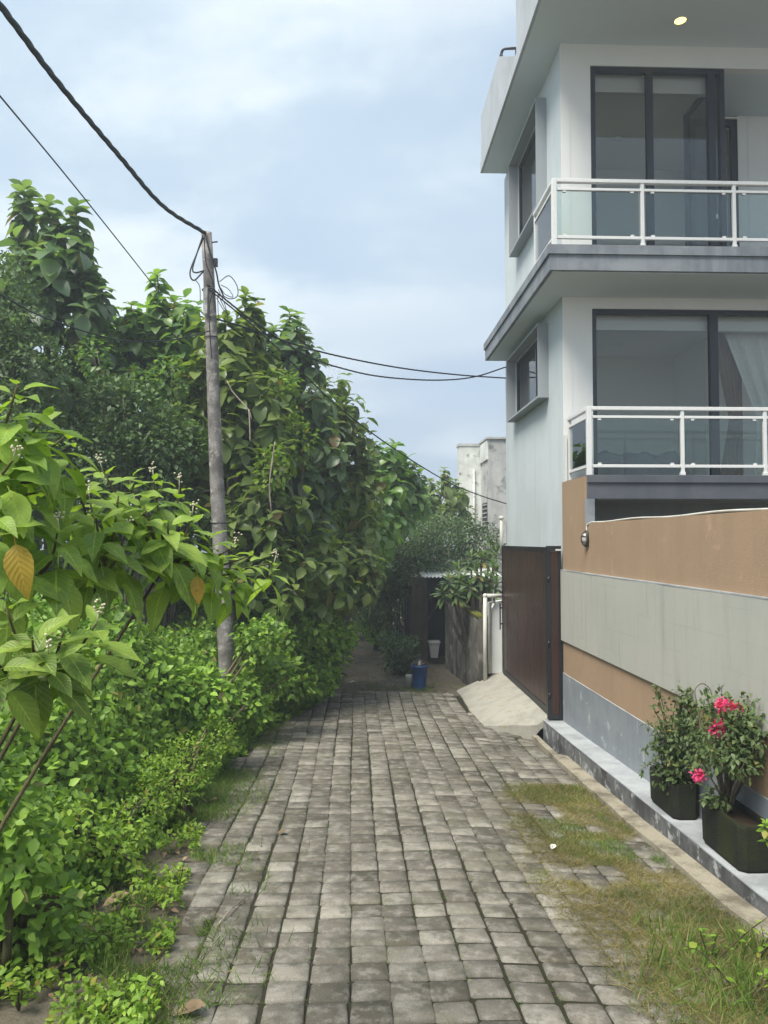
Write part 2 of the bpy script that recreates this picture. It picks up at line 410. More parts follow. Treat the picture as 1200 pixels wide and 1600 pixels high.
M['lamp_body'] = plain('lamp_cage', (0.05, 0.045, 0.04), 0.5, 0.3)
M['lamp_glass'] = plain('lamp_frosted_glass', (0.42, 0.40, 0.36), 0.25, 0, 0.5)
M['downlight'] = emit_mat('downlight_glow', (1.0, 0.78, 0.25), 1.3)
M['bark'] = bark_mat('grey_brown_bark', (0.075, 0.06, 0.045), (0.20, 0.17, 0.135))
M['stem'] = bark_mat('green_brown_stem', (0.05, 0.045, 0.022), (0.11, 0.095, 0.05), 20)
M['twig'] = bark_mat('pale_dry_twig', (0.24, 0.20, 0.15), (0.36, 0.31, 0.25), 15)
M['teak'] = leaf_mat('teak_leaf', (0.050, 0.086, 0.042), (0.075, 0.118, 0.056), (0.112, 0.158, 0.074), (0.15, 0.11, 0.045), 0.985, 0.34, 0.46, 0.7, 0.55)
M['teak_b'] = leaf_mat('teak_leaf_bright', (0.055, 0.10, 0.032), (0.082, 0.142, 0.042), (0.125, 0.19, 0.055), (0.19, 0.15, 0.04), 0.985, 0.34, 0.46, 0.7, 0.55)
M['teak_c'] = leaf_mat('teak_leaf_olive', (0.085, 0.13, 0.036), (0.13, 0.185, 0.05), (0.19, 0.245, 0.07), (0.24, 0.18, 0.06), 0.985, 0.36, 0.46, 0.7, 0.5)
M['fine'] = leaf_mat('fine_dark_leaf', (0.034, 0.062, 0.024), (0.055, 0.092, 0.032), (0.085, 0.13, 0.045), None, 0.97, 0.5, 0.25, 0.8)
M['boug'] = leaf_mat('bougainvillea_leaf', (0.036, 0.065, 0.030), (0.060, 0.098, 0.042), (0.10, 0.145, 0.065), (0.16, 0.075, 0.05), 0.982, 0.45, 0.25, 0.7)
M['pot_leaf'] = leaf_mat('potted_bougainvillea_leaf', (0.065, 0.105, 0.036), (0.105, 0.155, 0.055), (0.165, 0.22, 0.085), (0.25, 0.22, 0.06), 0.99, 0.45, 0.3, 3)
M['under_leaf'] = leaf_mat('undergrowth_leaf', (0.058, 0.108, 0.016), (0.095, 0.166, 0.022), (0.150, 0.232, 0.034), (0.20, 0.19, 0.05), 0.985, 0.5, 0.33, 0.9)
M['weed'] = leaf_mat('bright_weed_leaf', (0.086, 0.155, 0.018), (0.138, 0.23, 0.026), (0.20, 0.29, 0.04), (0.30, 0.28, 0.05), 0.97, 0.5, 0.35, 1.5)
M['plumeria'] = leaf_mat('plumeria_leaf', (0.055, 0.095, 0.038), (0.090, 0.145, 0.055), (0.14, 0.20, 0.08), (0.30, 0.24, 0.07), 0.97, 0.35, 0.28, 1.5)
M['big_leaf'] = leaf_mat('broad_shrub_leaf', (0.088, 0.148, 0.026), (0.125, 0.195, 0.032), (0.175, 0.245, 0.042), None, 0.9, 0.42, 0.40, 1.2, 0.35, True, True)
M['yellow_leaf'] = leaf_mat('yellowed_leaf', (0.42, 0.22, 0.03), (0.46, 0.27, 0.04), (0.40, 0.28, 0.05), None, 0.9, 0.5, 0.4, 4, 0.3, True, True)
M['grass_dry'] = leaf_mat('dry_grass', (0.16, 0.15, 0.055), (0.265, 0.23, 0.095), (0.37, 0.31, 0.145), None, 0.9, 0.7, 0.3, 2.2, 0.15)
M['grass'] = leaf_mat('green_grass', (0.065, 0.13, 0.022), (0.11, 0.19, 0.032), (0.17, 0.245, 0.05), (0.27, 0.23, 0.10), 0.93, 0.6, 0.3, 2.2, 0.2)
M['bract'] = leaf_mat('pink_bract', (0.70, 0.05, 0.20), (0.78, 0.08, 0.27), (0.82, 0.14, 0.34), None, 0.9, 0.6, 0.35, 8)
M['flower'] = plain('cream_flower', (0.55, 0.50, 0.36), 0.8)
M['dry_leaf'] = leaf_mat('dry_fallen_leaf', (0.13, 0.085, 0.05), (0.20, 0.14, 0.085), (0.30, 0.22, 0.14), None, 0.9, 0.7, 0.1, 9, 0.2)
M['litter'] = plain('pale_litter', (0.62, 0.60, 0.56), 0.7)
M['brown_tuft'] = leaf_mat('brown_seed_tuft', (0.13, 0.10, 0.055), (0.19, 0.15, 0.08), (0.26, 0.21, 0.12), None, 0.9, 0.8, 0.3, 2)

# ------------------------------------------------------------------ builders
def wloc(o):
    v = Vector((0, 0, 0))
    while o is not None:
        v += o.location; o = o.parent
    return v

def link(o, parent=None):
    C.objects.link(o)
    if parent is not None:
        w = wloc(parent)
        o.parent = parent
        o.location = o.location - w
    return o

def tag(o, label=None, cat=None, group=None, kind=None):
    if label: o['label'] = label
    if cat: o['category'] = cat
    if group: o['group'] = group
    if kind: o['kind'] = kind
    return o

def thing(name, loc, label, cat, group=None):
    o = bpy.data.objects.new(name, None)
    o.empty_display_size = 0.1
    o.location = (loc[0], loc[1], loc[2] + ZE)
    C.objects.link(o)
    return tag(o, label, cat, group)

def mk(name, verts, faces, mat, parent=None, smooth=False, mats=None, idx=None):
    me = bpy.data.meshes.new(name)
    v = np.array(verts, float).reshape(-1, 3).copy(); v[:, 2] += ZE
    me.from_pydata(v.tolist(), [], faces)
    if mats:
        for q in mats: me.materials.append(M[q])
        me.polygons.foreach_set('material_index', idx)
    else:
        me.materials.append(M[mat])
    if smooth: me.polygons.foreach_set('use_smooth', [True] * len(me.polygons))
    me.update()
    return link(bpy.data.objects.new(name, me), parent)

class MB:
    """collects boxes, prisms and tubes into one mesh"""
    def __init__(s): s.v, s.f = [], []
    def add(s, vs, fs):
        k = len(s.v); s.v += [tuple(p) for p in vs]; s.f += [tuple(i + k for i in f) for f in fs]; return s
    def box(s, x0, x1, y0, y1, z0, z1, b=0.0):
        if b <= 0:
            return s.add([(x0, y0, z0), (x1, y0, z0), (x1, y1, z0), (x0, y1, z0), (x0, y0, z1), (x1, y0, z1), (x1, y1, z1), (x0, y1, z1)],
                         [(0, 3, 2, 1), (4, 5, 6, 7), (0, 1, 5, 4), (1, 2, 6, 5), (2, 3, 7, 6), (3, 0, 4, 7)])
        bm = bmesh.new()
        bmesh.ops.create_cube(bm, size=1)
        for v in bm.verts:
            v.co = Vector(((x0 + x1) / 2 + v.co.x * (x1 - x0), (y0 + y1) / 2 + v.co.y * (y1 - y0), (z0 + z1) / 2 + v.co.z * (z1 - z0)))
        bmesh.ops.bevel(bm, geom=bm.edges[:], offset=b, segments=2, affect='EDGES', profile=0.5)
        bm.verts.index_update()
        s.add([v.co[:] for v in bm.verts], [[v.index for v in f.verts] for f in bm.faces])
        bm.free(); return s
    def hexa(s, p):   # 8 corners: bottom 4 ccw, top 4 ccw
        return s.add(p, [(0, 3, 2, 1), (4, 5, 6, 7), (0, 1, 5, 4), (1, 2, 6, 5), (2, 3, 7, 6), (3, 0, 4, 7)])
    def tube(s, pts, rad, n=8, cap=True):
        pts = [Vector(p) for p in pts]
        rr = rad if hasattr(rad, '__len__') else [rad] * len(pts)
        vs, fs = [], []
        ref = None
        for i, p in enumerate(pts):
            t = (pts[min(i + 1, len(pts) - 1)] - pts[max(i - 1, 0)])
            t = t.normalized() if t.length > 1e-9 else Vector((0, 0, 1))
            if ref is None: ref = Vector((1, 0, 0)) if abs(t.x) < 0.8 else Vector((0, 1, 0))
            a = (ref - t * ref.dot(t)).normalized(); ref = a
            b = t.cross(a)
            for k in range(n):
                th = 2 * math.pi * k / n
                vs.append(p + (a * math.cos(th) + b * math.sin(th)) * rr[i])
        for i in range(len(pts) - 1):
            for k in range(n):
                q = (k + 1) % n
                fs.append((i * n + k, i * n + q, (i + 1) * n + q, (i + 1) * n + k))
        if cap:
            fs.append(tuple(range(n))[::-1]); fs.append(tuple(range((len(pts) - 1) * n, len(pts) * n)))
        return s.add(vs, fs)
    def build(s, name, mat, parent=None, smooth=False):
        return mk(name, s.v, s.f, mat, parent, smooth)

def box(name, x0, x1, y0, y1, z0, z1, mat, parent=None, b=0.0):
    return MB().box(x0, x1, y0, y1, z0, z1, b).build(name, mat, parent)

def tube(name, pts, rad, mat, parent=None, n=8, smooth=True):
    return MB().tube(pts, rad, n).build(name, mat, parent, smooth)

def spline(pts, n=24):
    """Catmull-Rom through pts"""
    P = [Vector(p) for p in pts]; P = [P[0] * 2 - P[1]] + P + [P[-1] * 2 - P[-2]]
    out = []
    m = len(P) - 3
    for i in range(m):
        a, b, c, d = P[i:i + 4]
        k = max(2, n // m)
        for j in range(k):
            t = j / k
            out.append(0.5 * ((2 * b) + (c - a) * t + (2 * a - 5 * b + 4 * c - d) * t * t + (3 * b - a - 3 * c + d) * t ** 3))
    out.append(P[-2])
    return out

# leaf templates: (u along, v across, w normal); faces
def tmpl(rows, fold=0.18, droop=0.25):
    v = [(0, 0, 0)]; f = []
    for u, w in rows:
        k = -droop * u * u
        v += [(u, -w, k + fold * w * 2), (u, 0, k), (u, w, k + fold * w * 2)]
    v.append((1, 0, -droop))
    n = len(rows)
    f += [(0, 2, 1), (0, 3, 2)]
    for i in range(n - 1):
        a = 1 + 3 * i; b = a + 3
        f += [(a, a + 1, b + 1, b), (a + 1, a + 2, b + 2, b + 1)]
    a = 1 + 3 * (n - 1); t = len(v) - 1
    f += [(a, a + 1, t), (a + 1, a + 2, t)]
    return np.array(v, float), f
T_SMALL = (np.array([(0, 0, 0), (0.5, -0.30, 0.08), (1, 0, -0.08), (0.5, 0.30, 0.08)]), [(0, 2, 1), (0, 3, 2)])
T_OVAL = tmpl([(0.35, 0.27), (0.7, 0.19)], 0.12, 0.22)
T_TEAK = tmpl([(0.18, 0.18), (0.5, 0.34), (0.8, 0.24)], 0.16, 0.42)
T_LONG = tmpl([(0.3, 0.10), (0.65, 0.13)], 0.2, 0.2)

def unit(a): return a / np.maximum(np.linalg.norm(a, axis=-1, keepdims=True), 1e-9)

def leaves(name, P, D, U, L, T, mat, parent=None, Wd=1.0):
    """one mesh of many separate leaves: base points P, directions D, up-hints U, lengths L"""
    tv, tf = T
    P = np.asarray(P, float); D = unit(np.asarray(D, float)); U = np.asarray(U, float)
    side = unit(np.cross(D, U)); nor = np.cross(side, D)
    L = np.asarray(L, float)[:, None, None]
    vs = P[:, None, :] + L * (tv[None, :, 0:1] * D[:, None, :] + Wd * tv[None, :, 1:2] * side[:, None, :] + tv[None, :, 2:3] * nor[:, None, :])
    n, k = vs.shape[:2]
    vs = vs.reshape(-1, 3); vs[:, 2] += ZE
    loops, starts, tot = [], [], []
    base = np.arange(n)[:, None] * k
    s = 0
    flat = np.concatenate([np.array(f) for f in tf]); lens = np.array([len(f) for f in tf])
    li = (base + flat[None, :]).reshape(-1)
    lt = np.tile(lens, n)
    ls = np.concatenate([[0], np.cumsum(lt)[:-1]])
    me = bpy.data.meshes.new(name)
    me.vertices.add(len(vs)); me.vertices.foreach_set('co', vs.ravel())
    me.loops.add(len(li)); me.loops.foreach_set('vertex_index', li.astype(np.int32))
    me.polygons.add(len(lt)); me.polygons.foreach_set('loop_start', ls.astype(np.int32)); me.polygons.foreach_set('loop_total', lt.astype(np.int32))
    me.polygons.foreach_set('use_smooth', np.ones(len(lt), bool))
    me.update(calc_edges=True)
    me.materials.append(M[mat])
    return link(bpy.data.objects.new(name, me), parent)

def ground_z(X, Y):
    X = np.asarray(X, float); Y = np.asarray(Y, float)
    z = np.interp(Y, [-60, -10, 0, 2.5, 4.12, 6, 8.4, 11, 14.3, 20, 30, 60, 300], [-0.6, -1.3, -2.02, -2.33, -2.48, -2.635, -2.79, -2.91, -3.03, -3.08, -3.12, -3.3, -4.5])
    z = z - 0.055 * np.clip(X - 0.8, 0, 2.2) + 0.05 * np.clip(-1.6 - X, 0, 6)
    return z
def gz(x, y): return float(ground_z(x, y))

# ------------------------------------------------------------------ ground
def axis(lo, hi, dense_lo, dense_hi, step, grow=1.35):
    a = list(np.arange(dense_lo, dense_hi + 1e-6, step))
    s = step
    while a[-1] < hi: s *= grow; a.append(a[-1] + s)
    s = step
    while a[0] > lo: s *= grow; a.insert(0, a[0] - s)
    return np.array(a)
gx, gy = axis(-400, 400, -4, 3.9, 0.12), axis(-60, 900, 1.5, 22, 0.15)
GX, GY = np.meshgrid(gx, gy)
GZ = ground_z(GX, GY) - 0.045 + 0.035 * (vnoise(GX, GY, 3, 3.0) - 0.5) * ((GX < -1.0) | (GY > 15.6))
drain = (GX > 2.72) & (GX < 2.95) & (GY > -5) & (GY < 15)
GZ = np.where(drain, GZ - 0.35, GZ)
nx, ny = len(gx), len(gy)
vs = np.stack([GX.ravel(), GY.ravel(), GZ.ravel()], 1)
ii = np.arange(nx * ny).reshape(ny, nx)
fs = np.stack([ii[:-1, :-1], ii[:-1, 1:], ii[1:, 1:], ii[1:, :-1]], -1).reshape(-1, 4).tolist()
tag(mk('ground', vs, fs, 'dirt', smooth=True), kind='structure')

# paving: joint sand sheet with pavers on it
PW, PL = 0.23, 0.228
COL0 = 0.164
def col_shift(y): return 0.0
left_edge = lambda y: np.interp(y, [2, 4, 6, 8, 12, 15.6], [-1.05, -1.12, -1.4, -1.6, -1.7, -1.0])
ys = np.arange(1.6, 15.65, 0.15)
vsj, fsj = [], []
xs_n = 24
for j, y in enumerate(ys):
    xl = float(left_edge(y)) + 0.27; xr = 2.66 if y < 11.7 else np.interp(y, [11.7, 12.4, 15.6], [2.66, 2.2, 2.06])
    for i in range(xs_n):
        x = xl + (xr - xl) * i / (xs_n - 1)
        vsj.append((x, y, gz(x, y) - 0.017))
for j in range(len(ys) - 1):
    for i in range(xs_n - 1):
        a = j * xs_n + i
        fsj.append((a, a + 1, a + xs_n + 1, a + xs_n))
paving = mk('paving', vsj, fsj, 'joint', smooth=True)
tag(paving, kind='structure')

def paver_verts(r):
    hx, hy = PW / 2 - 0.0048, PL / 2 - 0.0105
    c = 0.011 * r.uniform(0.6, 1.6)
    out = []
    for sx, sy in ((1, 1), (-1, 1), (-1, -1), (1, -1)):
        a, b = (hx - c, hy), (hx, hy - c)
        for q in ((b, a) if sx * sy > 0 else (a, b)):
            out.append([sx * q[0] + r.uniform(-.004, .004), sy * q[1] + r.uniform(-.004, .004)])
    ins = r.uniform(0.006, 0.011)
    top = [[x - math.copysign(ins, x), y - math.copysign(ins * 1.5, y)] for x, y in out]
    v = [(x, y, -0.07) for x, y in out] + [(x, y, -0.011 - r.uniform(0, .004)) for x, y in out] + [(x, y, r.uniform(-.0015, .0015)) for x, y in top] + [(0, 0, 0.002)]
    f = []
    for i in range(8):
        k = (i + 1) % 8
        f += [(i, k, 8 + k, 8 + i), (8 + i, 8 + k, 16 + k, 16 + i), (16 + i, 16 + k, 24)]
    return v, f
r0 = random.Random(11)
PV = [paver_verts(r0) for _ in range(10)]
PM = []
for v, f in PV:
    me = bpy.data.meshes.new('paver'); me.from_pydata(v, [], f); me.materials.append(M['paver'])
    me.polygons.foreach_set('use_smooth', [True] * len(f)); me.update(); PM.append(me)
spots = []
for k in range(-9, 11):
    xc = COL0 + PW * (k + 0.5)
    y = 2.55 + r0.uniform(-0.03, 0.03)
    while y < 15.5:
        y += PL * r0.choice((1, 1, 1, 1.0, 1.0, 1.02))
        x = xc + 0.012 * math.sin(y * 0.7 + k) + 0.02 * math.sin(y * 0.31)
        if x - PW / 2 < left_edge(y) + 0.12 * math.sin(y * 5 + k): continue
        if y > 11.75 and x > np.interp(y, [11.7, 12.4, 15.6], [2.75, 2.15, 2.02]): continue
        if x > 2.62: continue
        spots.append((x, y))
spots.sort(key=lambda s: s[1])
far_v, far_f = [], []
def paver_matrix(x, y):
    s = (gz(x, y + .1) - gz(x, y - .1)) / .2
    c = (gz(x + .1, y) - gz(x - .1, y)) / .2
    e = Euler((math.atan(s) + r0.gauss(0, .014), -math.atan(c) + r0.gauss(0, .010), r0.gauss(0, .012)))
    lump = 0.012 * (float(vnoise(x, y, 5, 0.9)) - 0.5)
    return e, (x + r0.gauss(0, .003), y + r0.gauss(0, .003), gz(x, y) + lump + r0.gauss(0, .0022))
n_near = 0
for x, y in spots:
    e, p = paver_matrix(x, y)
    # in view at all?
    vis = abs((x - 0.035 * y)) / y < 0.53 and y > 3.2
    if vis and n_near < 300:
        o = bpy.data.objects.new('paver', r0.choice(PM))
        o.location = (p[0], p[1], p[2] + ZE); o.rotation_euler = e
        link(o, paving); n_near += 1
    else:
        v, f = r0.choice(PV); k = len(far_v)
        mt = Matrix.Translation(p) @ e.to_matrix().to_4x4()
        far_v += [(mt @ Vector(q))[:] for q in v]; far_f += [tuple(i + k for i in ff) for ff in f]
tag(mk('distant_pavers', far_v, far_f, 'paver', paving, True), kind='stuff')

# drain edge, ledge, compound wall
def Xw(y): return 3.205 + 0.009 * (11.9 - y)
def ledge_z(y): return -2.79 + 0.038 * (11.9 - y)
def strip(name, fx0, fx1, fz0, fz1, y0, y1, mat, parent=None, step=0.3, jit=0.0):
    n = max(2, int((y1 - y0) / step) + 1); yy = np.linspace(y0, y1, n); b = MB(); V = []; Fc = []
    for y in yy:
        j = jit * (float(vnoise(y, 3.3, 9, 2.3)) - 0.5)
        V += [(fx0(y) + j, y, fz0(y)), (fx1(y), y, fz0(y)), (fx1(y), y, fz1(y) + j * 0.3), (fx0(y) + j, y, fz1(y) + j * 0.3)]
    for i in range(n - 1):
        a = 4 * i
        for k in range(4):
            q = (k + 1) % 4
            Fc.append((a + k, a + q, a + 4 + q, a + 4 + k))
    Fc += [(0, 1, 2, 3)[::-1], tuple(4 * (n - 1) + k for k in range(4))]
    b.add(V, Fc); return b.build(name, mat, parent)
tag(strip('kerb', lambda y: 2.715, lambda y: 2.80 if y > 10.7 else 2.905, lambda y: gz(2.6, y) - 0.4, lambda y: gz(2.6, y) + 0.03, -4, 11.95, 'curb', jit=0.03, step=0.12), kind='structure')
ledge = thing('planting_ledge', (3.0, 8, -2.7), 'low grey concrete ledge at the foot of the ochre wall, streaked dark', 'ledge')
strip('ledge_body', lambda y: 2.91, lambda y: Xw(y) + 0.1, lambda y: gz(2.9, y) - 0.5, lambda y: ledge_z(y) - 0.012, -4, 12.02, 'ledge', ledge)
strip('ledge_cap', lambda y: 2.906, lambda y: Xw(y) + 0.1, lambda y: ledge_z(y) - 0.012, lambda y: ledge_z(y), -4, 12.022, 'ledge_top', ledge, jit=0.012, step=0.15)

cw = thing('boundary_wall', (3.3, 8, -2.7), 'ochre rendered boundary wall with a pale cement band and grey base', 'wall')
Y0, Y1 = -5.0, 10.73
strip('upper_render', lambda y: Xw(y), lambda y: Xw(y) + 0.16, lambda y: -0.46, lambda y: 0.245 - 0.0 * y, Y0, Y1 - 0.002, 'orange', cw, jit=0.004, step=0.1)
strip('cement_band', lambda y: Xw(y) - 0.035, lambda y: Xw(y) + 0.16, lambda y: -1.54, lambda y: -0.462, Y0, 11.9, 'cement', cw)
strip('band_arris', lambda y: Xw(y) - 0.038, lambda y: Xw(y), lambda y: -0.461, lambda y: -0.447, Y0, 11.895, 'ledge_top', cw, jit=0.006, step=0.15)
strip('lower_render', lambda y: Xw(y), lambda y: Xw(y) + 0.16, lambda y: -2.05, lambda y: -1.542, Y0, 11.9, 'orange', cw)
strip('grey_base', lambda y: Xw(y) - 0.012, lambda y: Xw(y) + 0.16, lambda y: ledge_z(y) - 0.3, lambda y: -2.052, Y0, 11.9, 'grey_base', cw)
strip('base_arris', lambda y: Xw(y) - 0.014, lambda y: Xw(y), lambda y: -2.051, lambda y: -2.043, Y0, 11.895, 'ledge_top', cw, jit=0.004, step=0.15)
# taller pier at the house corner: ochre towards the street, grey towards the front
strip('pier', lambda y: Xw(y) , lambda y: Xw(y) + 0.14, lambda y: -0.445, lambda y: 0.915, 10.74, 11.895, 'orange', cw)
box('pier_front', Xw(10.73) + 0.001, 3.355, 10.7295, 10.7395, 0.246, 0.594, 'slab_up', cw)
# conduit and bulkhead lamp
wl_ = thing('wall_lamp', px(909, 842, 10.5), 'small caged oval lamp at the left end of the ochre wall', 'lamp')
lp = px(909, 842, 10.62); lx = Xw(10.6)
b = MB()
for k in range(9):
    pass
ringv = []
def ellipsoid(cx, cy, cz, rx, ry, rz, nu=14, nv=9):
    v, f = [], []
    for i in range(nv + 1):
        ph = math.pi * i / nv
        for j in range(nu):
            th = 2 * math.pi * j / nu
            v.append((cx + rx * math.sin(ph) * math.cos(th), cy + ry * math.sin(ph) * math.sin(th), cz + rz * math.cos(ph)))
    for i in range(nv):
        for j in range(nu):
            q = (j + 1) % nu
            f.append((i * nu + j, (i + 1) * nu + j, (i + 1) * nu + q, i * nu + q))
    return v, f
mk('glass_globe', *ellipsoid(lx - 0.03, lp[1], lp[2], 0.055, 0.055, 0.085), 'lamp_glass', wl_, True)
b = MB(); b.tube([(lx - 0.028, lp[1] + 0.072 * math.cos(t), lp[2] + 0.105 * math.sin(t)) for t in np.linspace(0, 2 * math.pi, 21)], 0.014, 8)
b.tube([(lx - 0.03 - 0.062 * math.sin(t), lp[1], lp[2] + 0.1 * math.cos(t)) for t in np.linspace(0, math.pi, 9)], 0.007, 6)
for dz in (-0.04, 0.04):
    b.tube([(lx - 0.03 - 0.056 * math.sin(t), lp[1] + 0.066 * math.cos(t), lp[2] + dz) for t in np.linspace(0, math.pi, 9)], 0.007, 6)
b.box(lx - 0.025, lx + 0.004, lp[1] - 0.062, lp[1] + 0.062, lp[2] - 0.1, lp[2] + 0.1)
b.build('cage', 'lamp_body', wl_, True)
pts = [(lx - 0.012, lp[1], lp[2] + 0.1), (lx - 0.012, lp[1], lp[2] + 0.19), (lx - 0.008, lp[1] - 0.03, 0.225), (lx + 0.01, lp[1] - 0.12, 0.252)]
yy = np.arange(10.4, 3, -0.35)
pts += [(Xw(y) + 0.02, y, 0.258 + 0.008 * math.sin(y * 3)) for y in yy]
cd = tube('cable_conduit', spline(pts, 80), 0.011, 'pvc')
tag(cd, 'thin white cable conduit running along the top of the ochre wall', 'conduit')

# ------------------------------------------------------------------ house
XS, YF, YB, YE = 3.235, 11.9, 10.73, 16.55
XR = 9.2
house = thing('house', (6, 14, -2.8), 'white two storey house with glass-railed balconies and grey slabs behind ochre wall', 'house')
T = 0.15
# side wall around two window openings
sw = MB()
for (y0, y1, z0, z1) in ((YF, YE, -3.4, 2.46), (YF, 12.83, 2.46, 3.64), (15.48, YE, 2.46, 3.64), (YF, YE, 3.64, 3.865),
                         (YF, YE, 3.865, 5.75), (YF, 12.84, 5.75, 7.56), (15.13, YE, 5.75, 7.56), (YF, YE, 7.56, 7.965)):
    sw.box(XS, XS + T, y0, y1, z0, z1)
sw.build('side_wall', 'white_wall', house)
fw = MB()
for (x0, x1, z0, z1) in ((XS + T, 3.71, 0.93, 3.675), (XS + T, XR, 3.675, 3.865), (XS + T, 3.72, 4.225, 7.61), (XS + T, XR, 7.61, 7.965)):
    fw.box(x0, x1, YF + 0.001, YF + T, z0, z1)
# face strips so that the pier's front reads as one plane with the corner
fw.build('front_wall', 'white_front', house)
box('front_corner_pier', XS + 0.001, XS + T, YF - 0.004, YF - 0.0005, 0.93, 3.865, 'white_front', house)
box('front_corner_pier', XS + 0.001, XS + T, YF - 0.004, YF - 0.0005, 4.225, 7.965, 'white_front', house)
box('loggia_wall', 6.80, XR, 13.26, 13.4, 4.225, 7.61, 'white_front', house)
box('loggia_panel_joint', 6.98, 6.99, 13.255, 13.26, 4.225, 7.61, 'soffit', house)
box('loggia_ceiling', 5.93, XR, YF + T, 13.4, 7.612, 7.66, 'soffit', house)
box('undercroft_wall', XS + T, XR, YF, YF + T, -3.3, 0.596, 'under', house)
box('right_wall', XR, XR + T, YF + 0.5, YE, -3.3, 7.965, 'white_front', house)
box('rear_wall', XS + T, XR, YE - T, YE, -3.3, 7.965, 'room', house)
# slabs
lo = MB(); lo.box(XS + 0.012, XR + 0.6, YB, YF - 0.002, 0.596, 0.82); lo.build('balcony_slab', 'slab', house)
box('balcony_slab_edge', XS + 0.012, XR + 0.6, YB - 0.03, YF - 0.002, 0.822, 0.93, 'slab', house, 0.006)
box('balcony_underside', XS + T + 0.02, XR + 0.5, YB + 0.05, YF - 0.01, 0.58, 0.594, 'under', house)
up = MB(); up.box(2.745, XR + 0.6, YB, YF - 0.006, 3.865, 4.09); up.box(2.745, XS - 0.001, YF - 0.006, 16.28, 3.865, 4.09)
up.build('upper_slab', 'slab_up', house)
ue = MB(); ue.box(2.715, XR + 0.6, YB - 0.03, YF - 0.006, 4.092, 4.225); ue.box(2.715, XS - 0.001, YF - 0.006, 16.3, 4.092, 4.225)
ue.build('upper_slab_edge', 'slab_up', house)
sf = MB(); sf.box(2.80, XR + 0.5, YB + 0.06, YF - 0.01, 3.853, 3.864); sf.box(2.80, XS - 0.003, YF - 0.01, 16.24, 3.853, 3.864)
sf.build('upper_slab_soffit', 'soffit', house)
# roof
box('roof_slab', 2.66, XR + 0.6, 9.2, 16.3, 7.97, 8.20, 'roof_fascia', house, 0.008)
box('roof_soffit', 2.71, XR + 0.5, 9.25, 16.26, 7.958, 7.969, 'soffit', house)
rp = MB(); rp.box(2.68, 2.83, 14.2, 16.28, 8.20, 9.22); rp.box(2.83, 4.5, 14.2, 14.35, 8.20, 9.22)
rp.build('roof_parapet', 'roof_fascia', house)
rp = MB(); rp.box(2.70, 2.88, 9.3, 12.7, 8.20, 11.7); rp.box(2.88, 6, 12.5, 12.7, 8.20, 11.7)
rp.build('tall_parapet', 'roof_fascia', house)
rl = MB()
rl.tube(spline([(2.76, 16.2, 9.22), (2.76, 16.1, 9.36), (2.76, 14.45, 9.36), (2.76, 14.25, 9.36)], 16) + [Vector((2.80, 14.22, 9.38)), Vector((2.98, 14.2, 9.38)), Vector((4.0, 14.2, 9.38))], 0.026, 8)
rl.tube([(3.03, 14.25, 9.22), (3.03, 14.25, 9.38)], 0.022, 8); rl.tube([(2.76, 14.3, 9.22), (2.76, 14.3, 9.36)], 0.022, 8)
rl.build('roof_handrail', 'dark_frame', house, True)
dl = px(1063, 32, 11.25); dl = dl * (7.955 / dl[2])
dv = [(dl[0] + 0.085 * math.cos(t), dl[1] + 0.085 * math.sin(t), 7.952) for t in np.linspace(0, 2 * math.pi, 24, endpoint=False)]
dlo = mk('downlight', dv, [tuple(range(24))[::-1]], 'downlight', house)
tube('trim_ring', [(dl[0] + 0.095 * math.cos(t), dl[1] + 0.095 * math.sin(t), 7.953) for t in np.linspace(0, 2 * math.pi, 25)], 0.008, 'white_metal', dlo)

# rooms
def room(z0, z1, y1, x1, xf):
    """x1: right wall at the back, xf: right end of the front bay"""
    box('room_floor', XS + T, x1, YF + T, y1, z0 - 0.1, z0 - 0.002, 'room_floor', house)
    c = MB(); c.box(XS + T + 0.002, xf, YF + T + 0.002, 13.26, z1, z1 + 0.03); c.box(XS + T + 0.002, x1, 13.26, y1, z1, z1 + 0.03)
    c.build('room_ceiling', 'room', house)
    box('pelmet', XS + T + 0.003, xf - 0.002, YF + 0.19, YF + 0.27, z1 - 0.27, z1 - 0.001, 'ceil_white', house)
    box('room_rear_wall', XS + T + 0.002, x1, y1, y1 + 0.1, z0, z1 + 0.03, 'room', house)
room(0.94, 3.655, 15.0, XR, XR)
room(4.235, 7.56, 15.2, 6.80, 5.80)
box('room_partition', 6.802, 6.88, 13.41, 16.2, 4.235, 7.59, 'room', house)
box('room_partition', 6.3, 6.4, 13.6, 15.0, 0.94, 3.654, 'room', house)
for (x, y, z) in ((px(966, 234, 14.0)[0], 14.0, 7.556), (px(965, 545, 14.0)[0], 14.0, 3.651)):
    tube('ceiling_light_ring', [(x + 0.09 * math.cos(t), y + 0.09 * math.sin(t), z) for t in np.linspace(0, 2 * math.pi, 25)], 0.010, 'soffit', house)

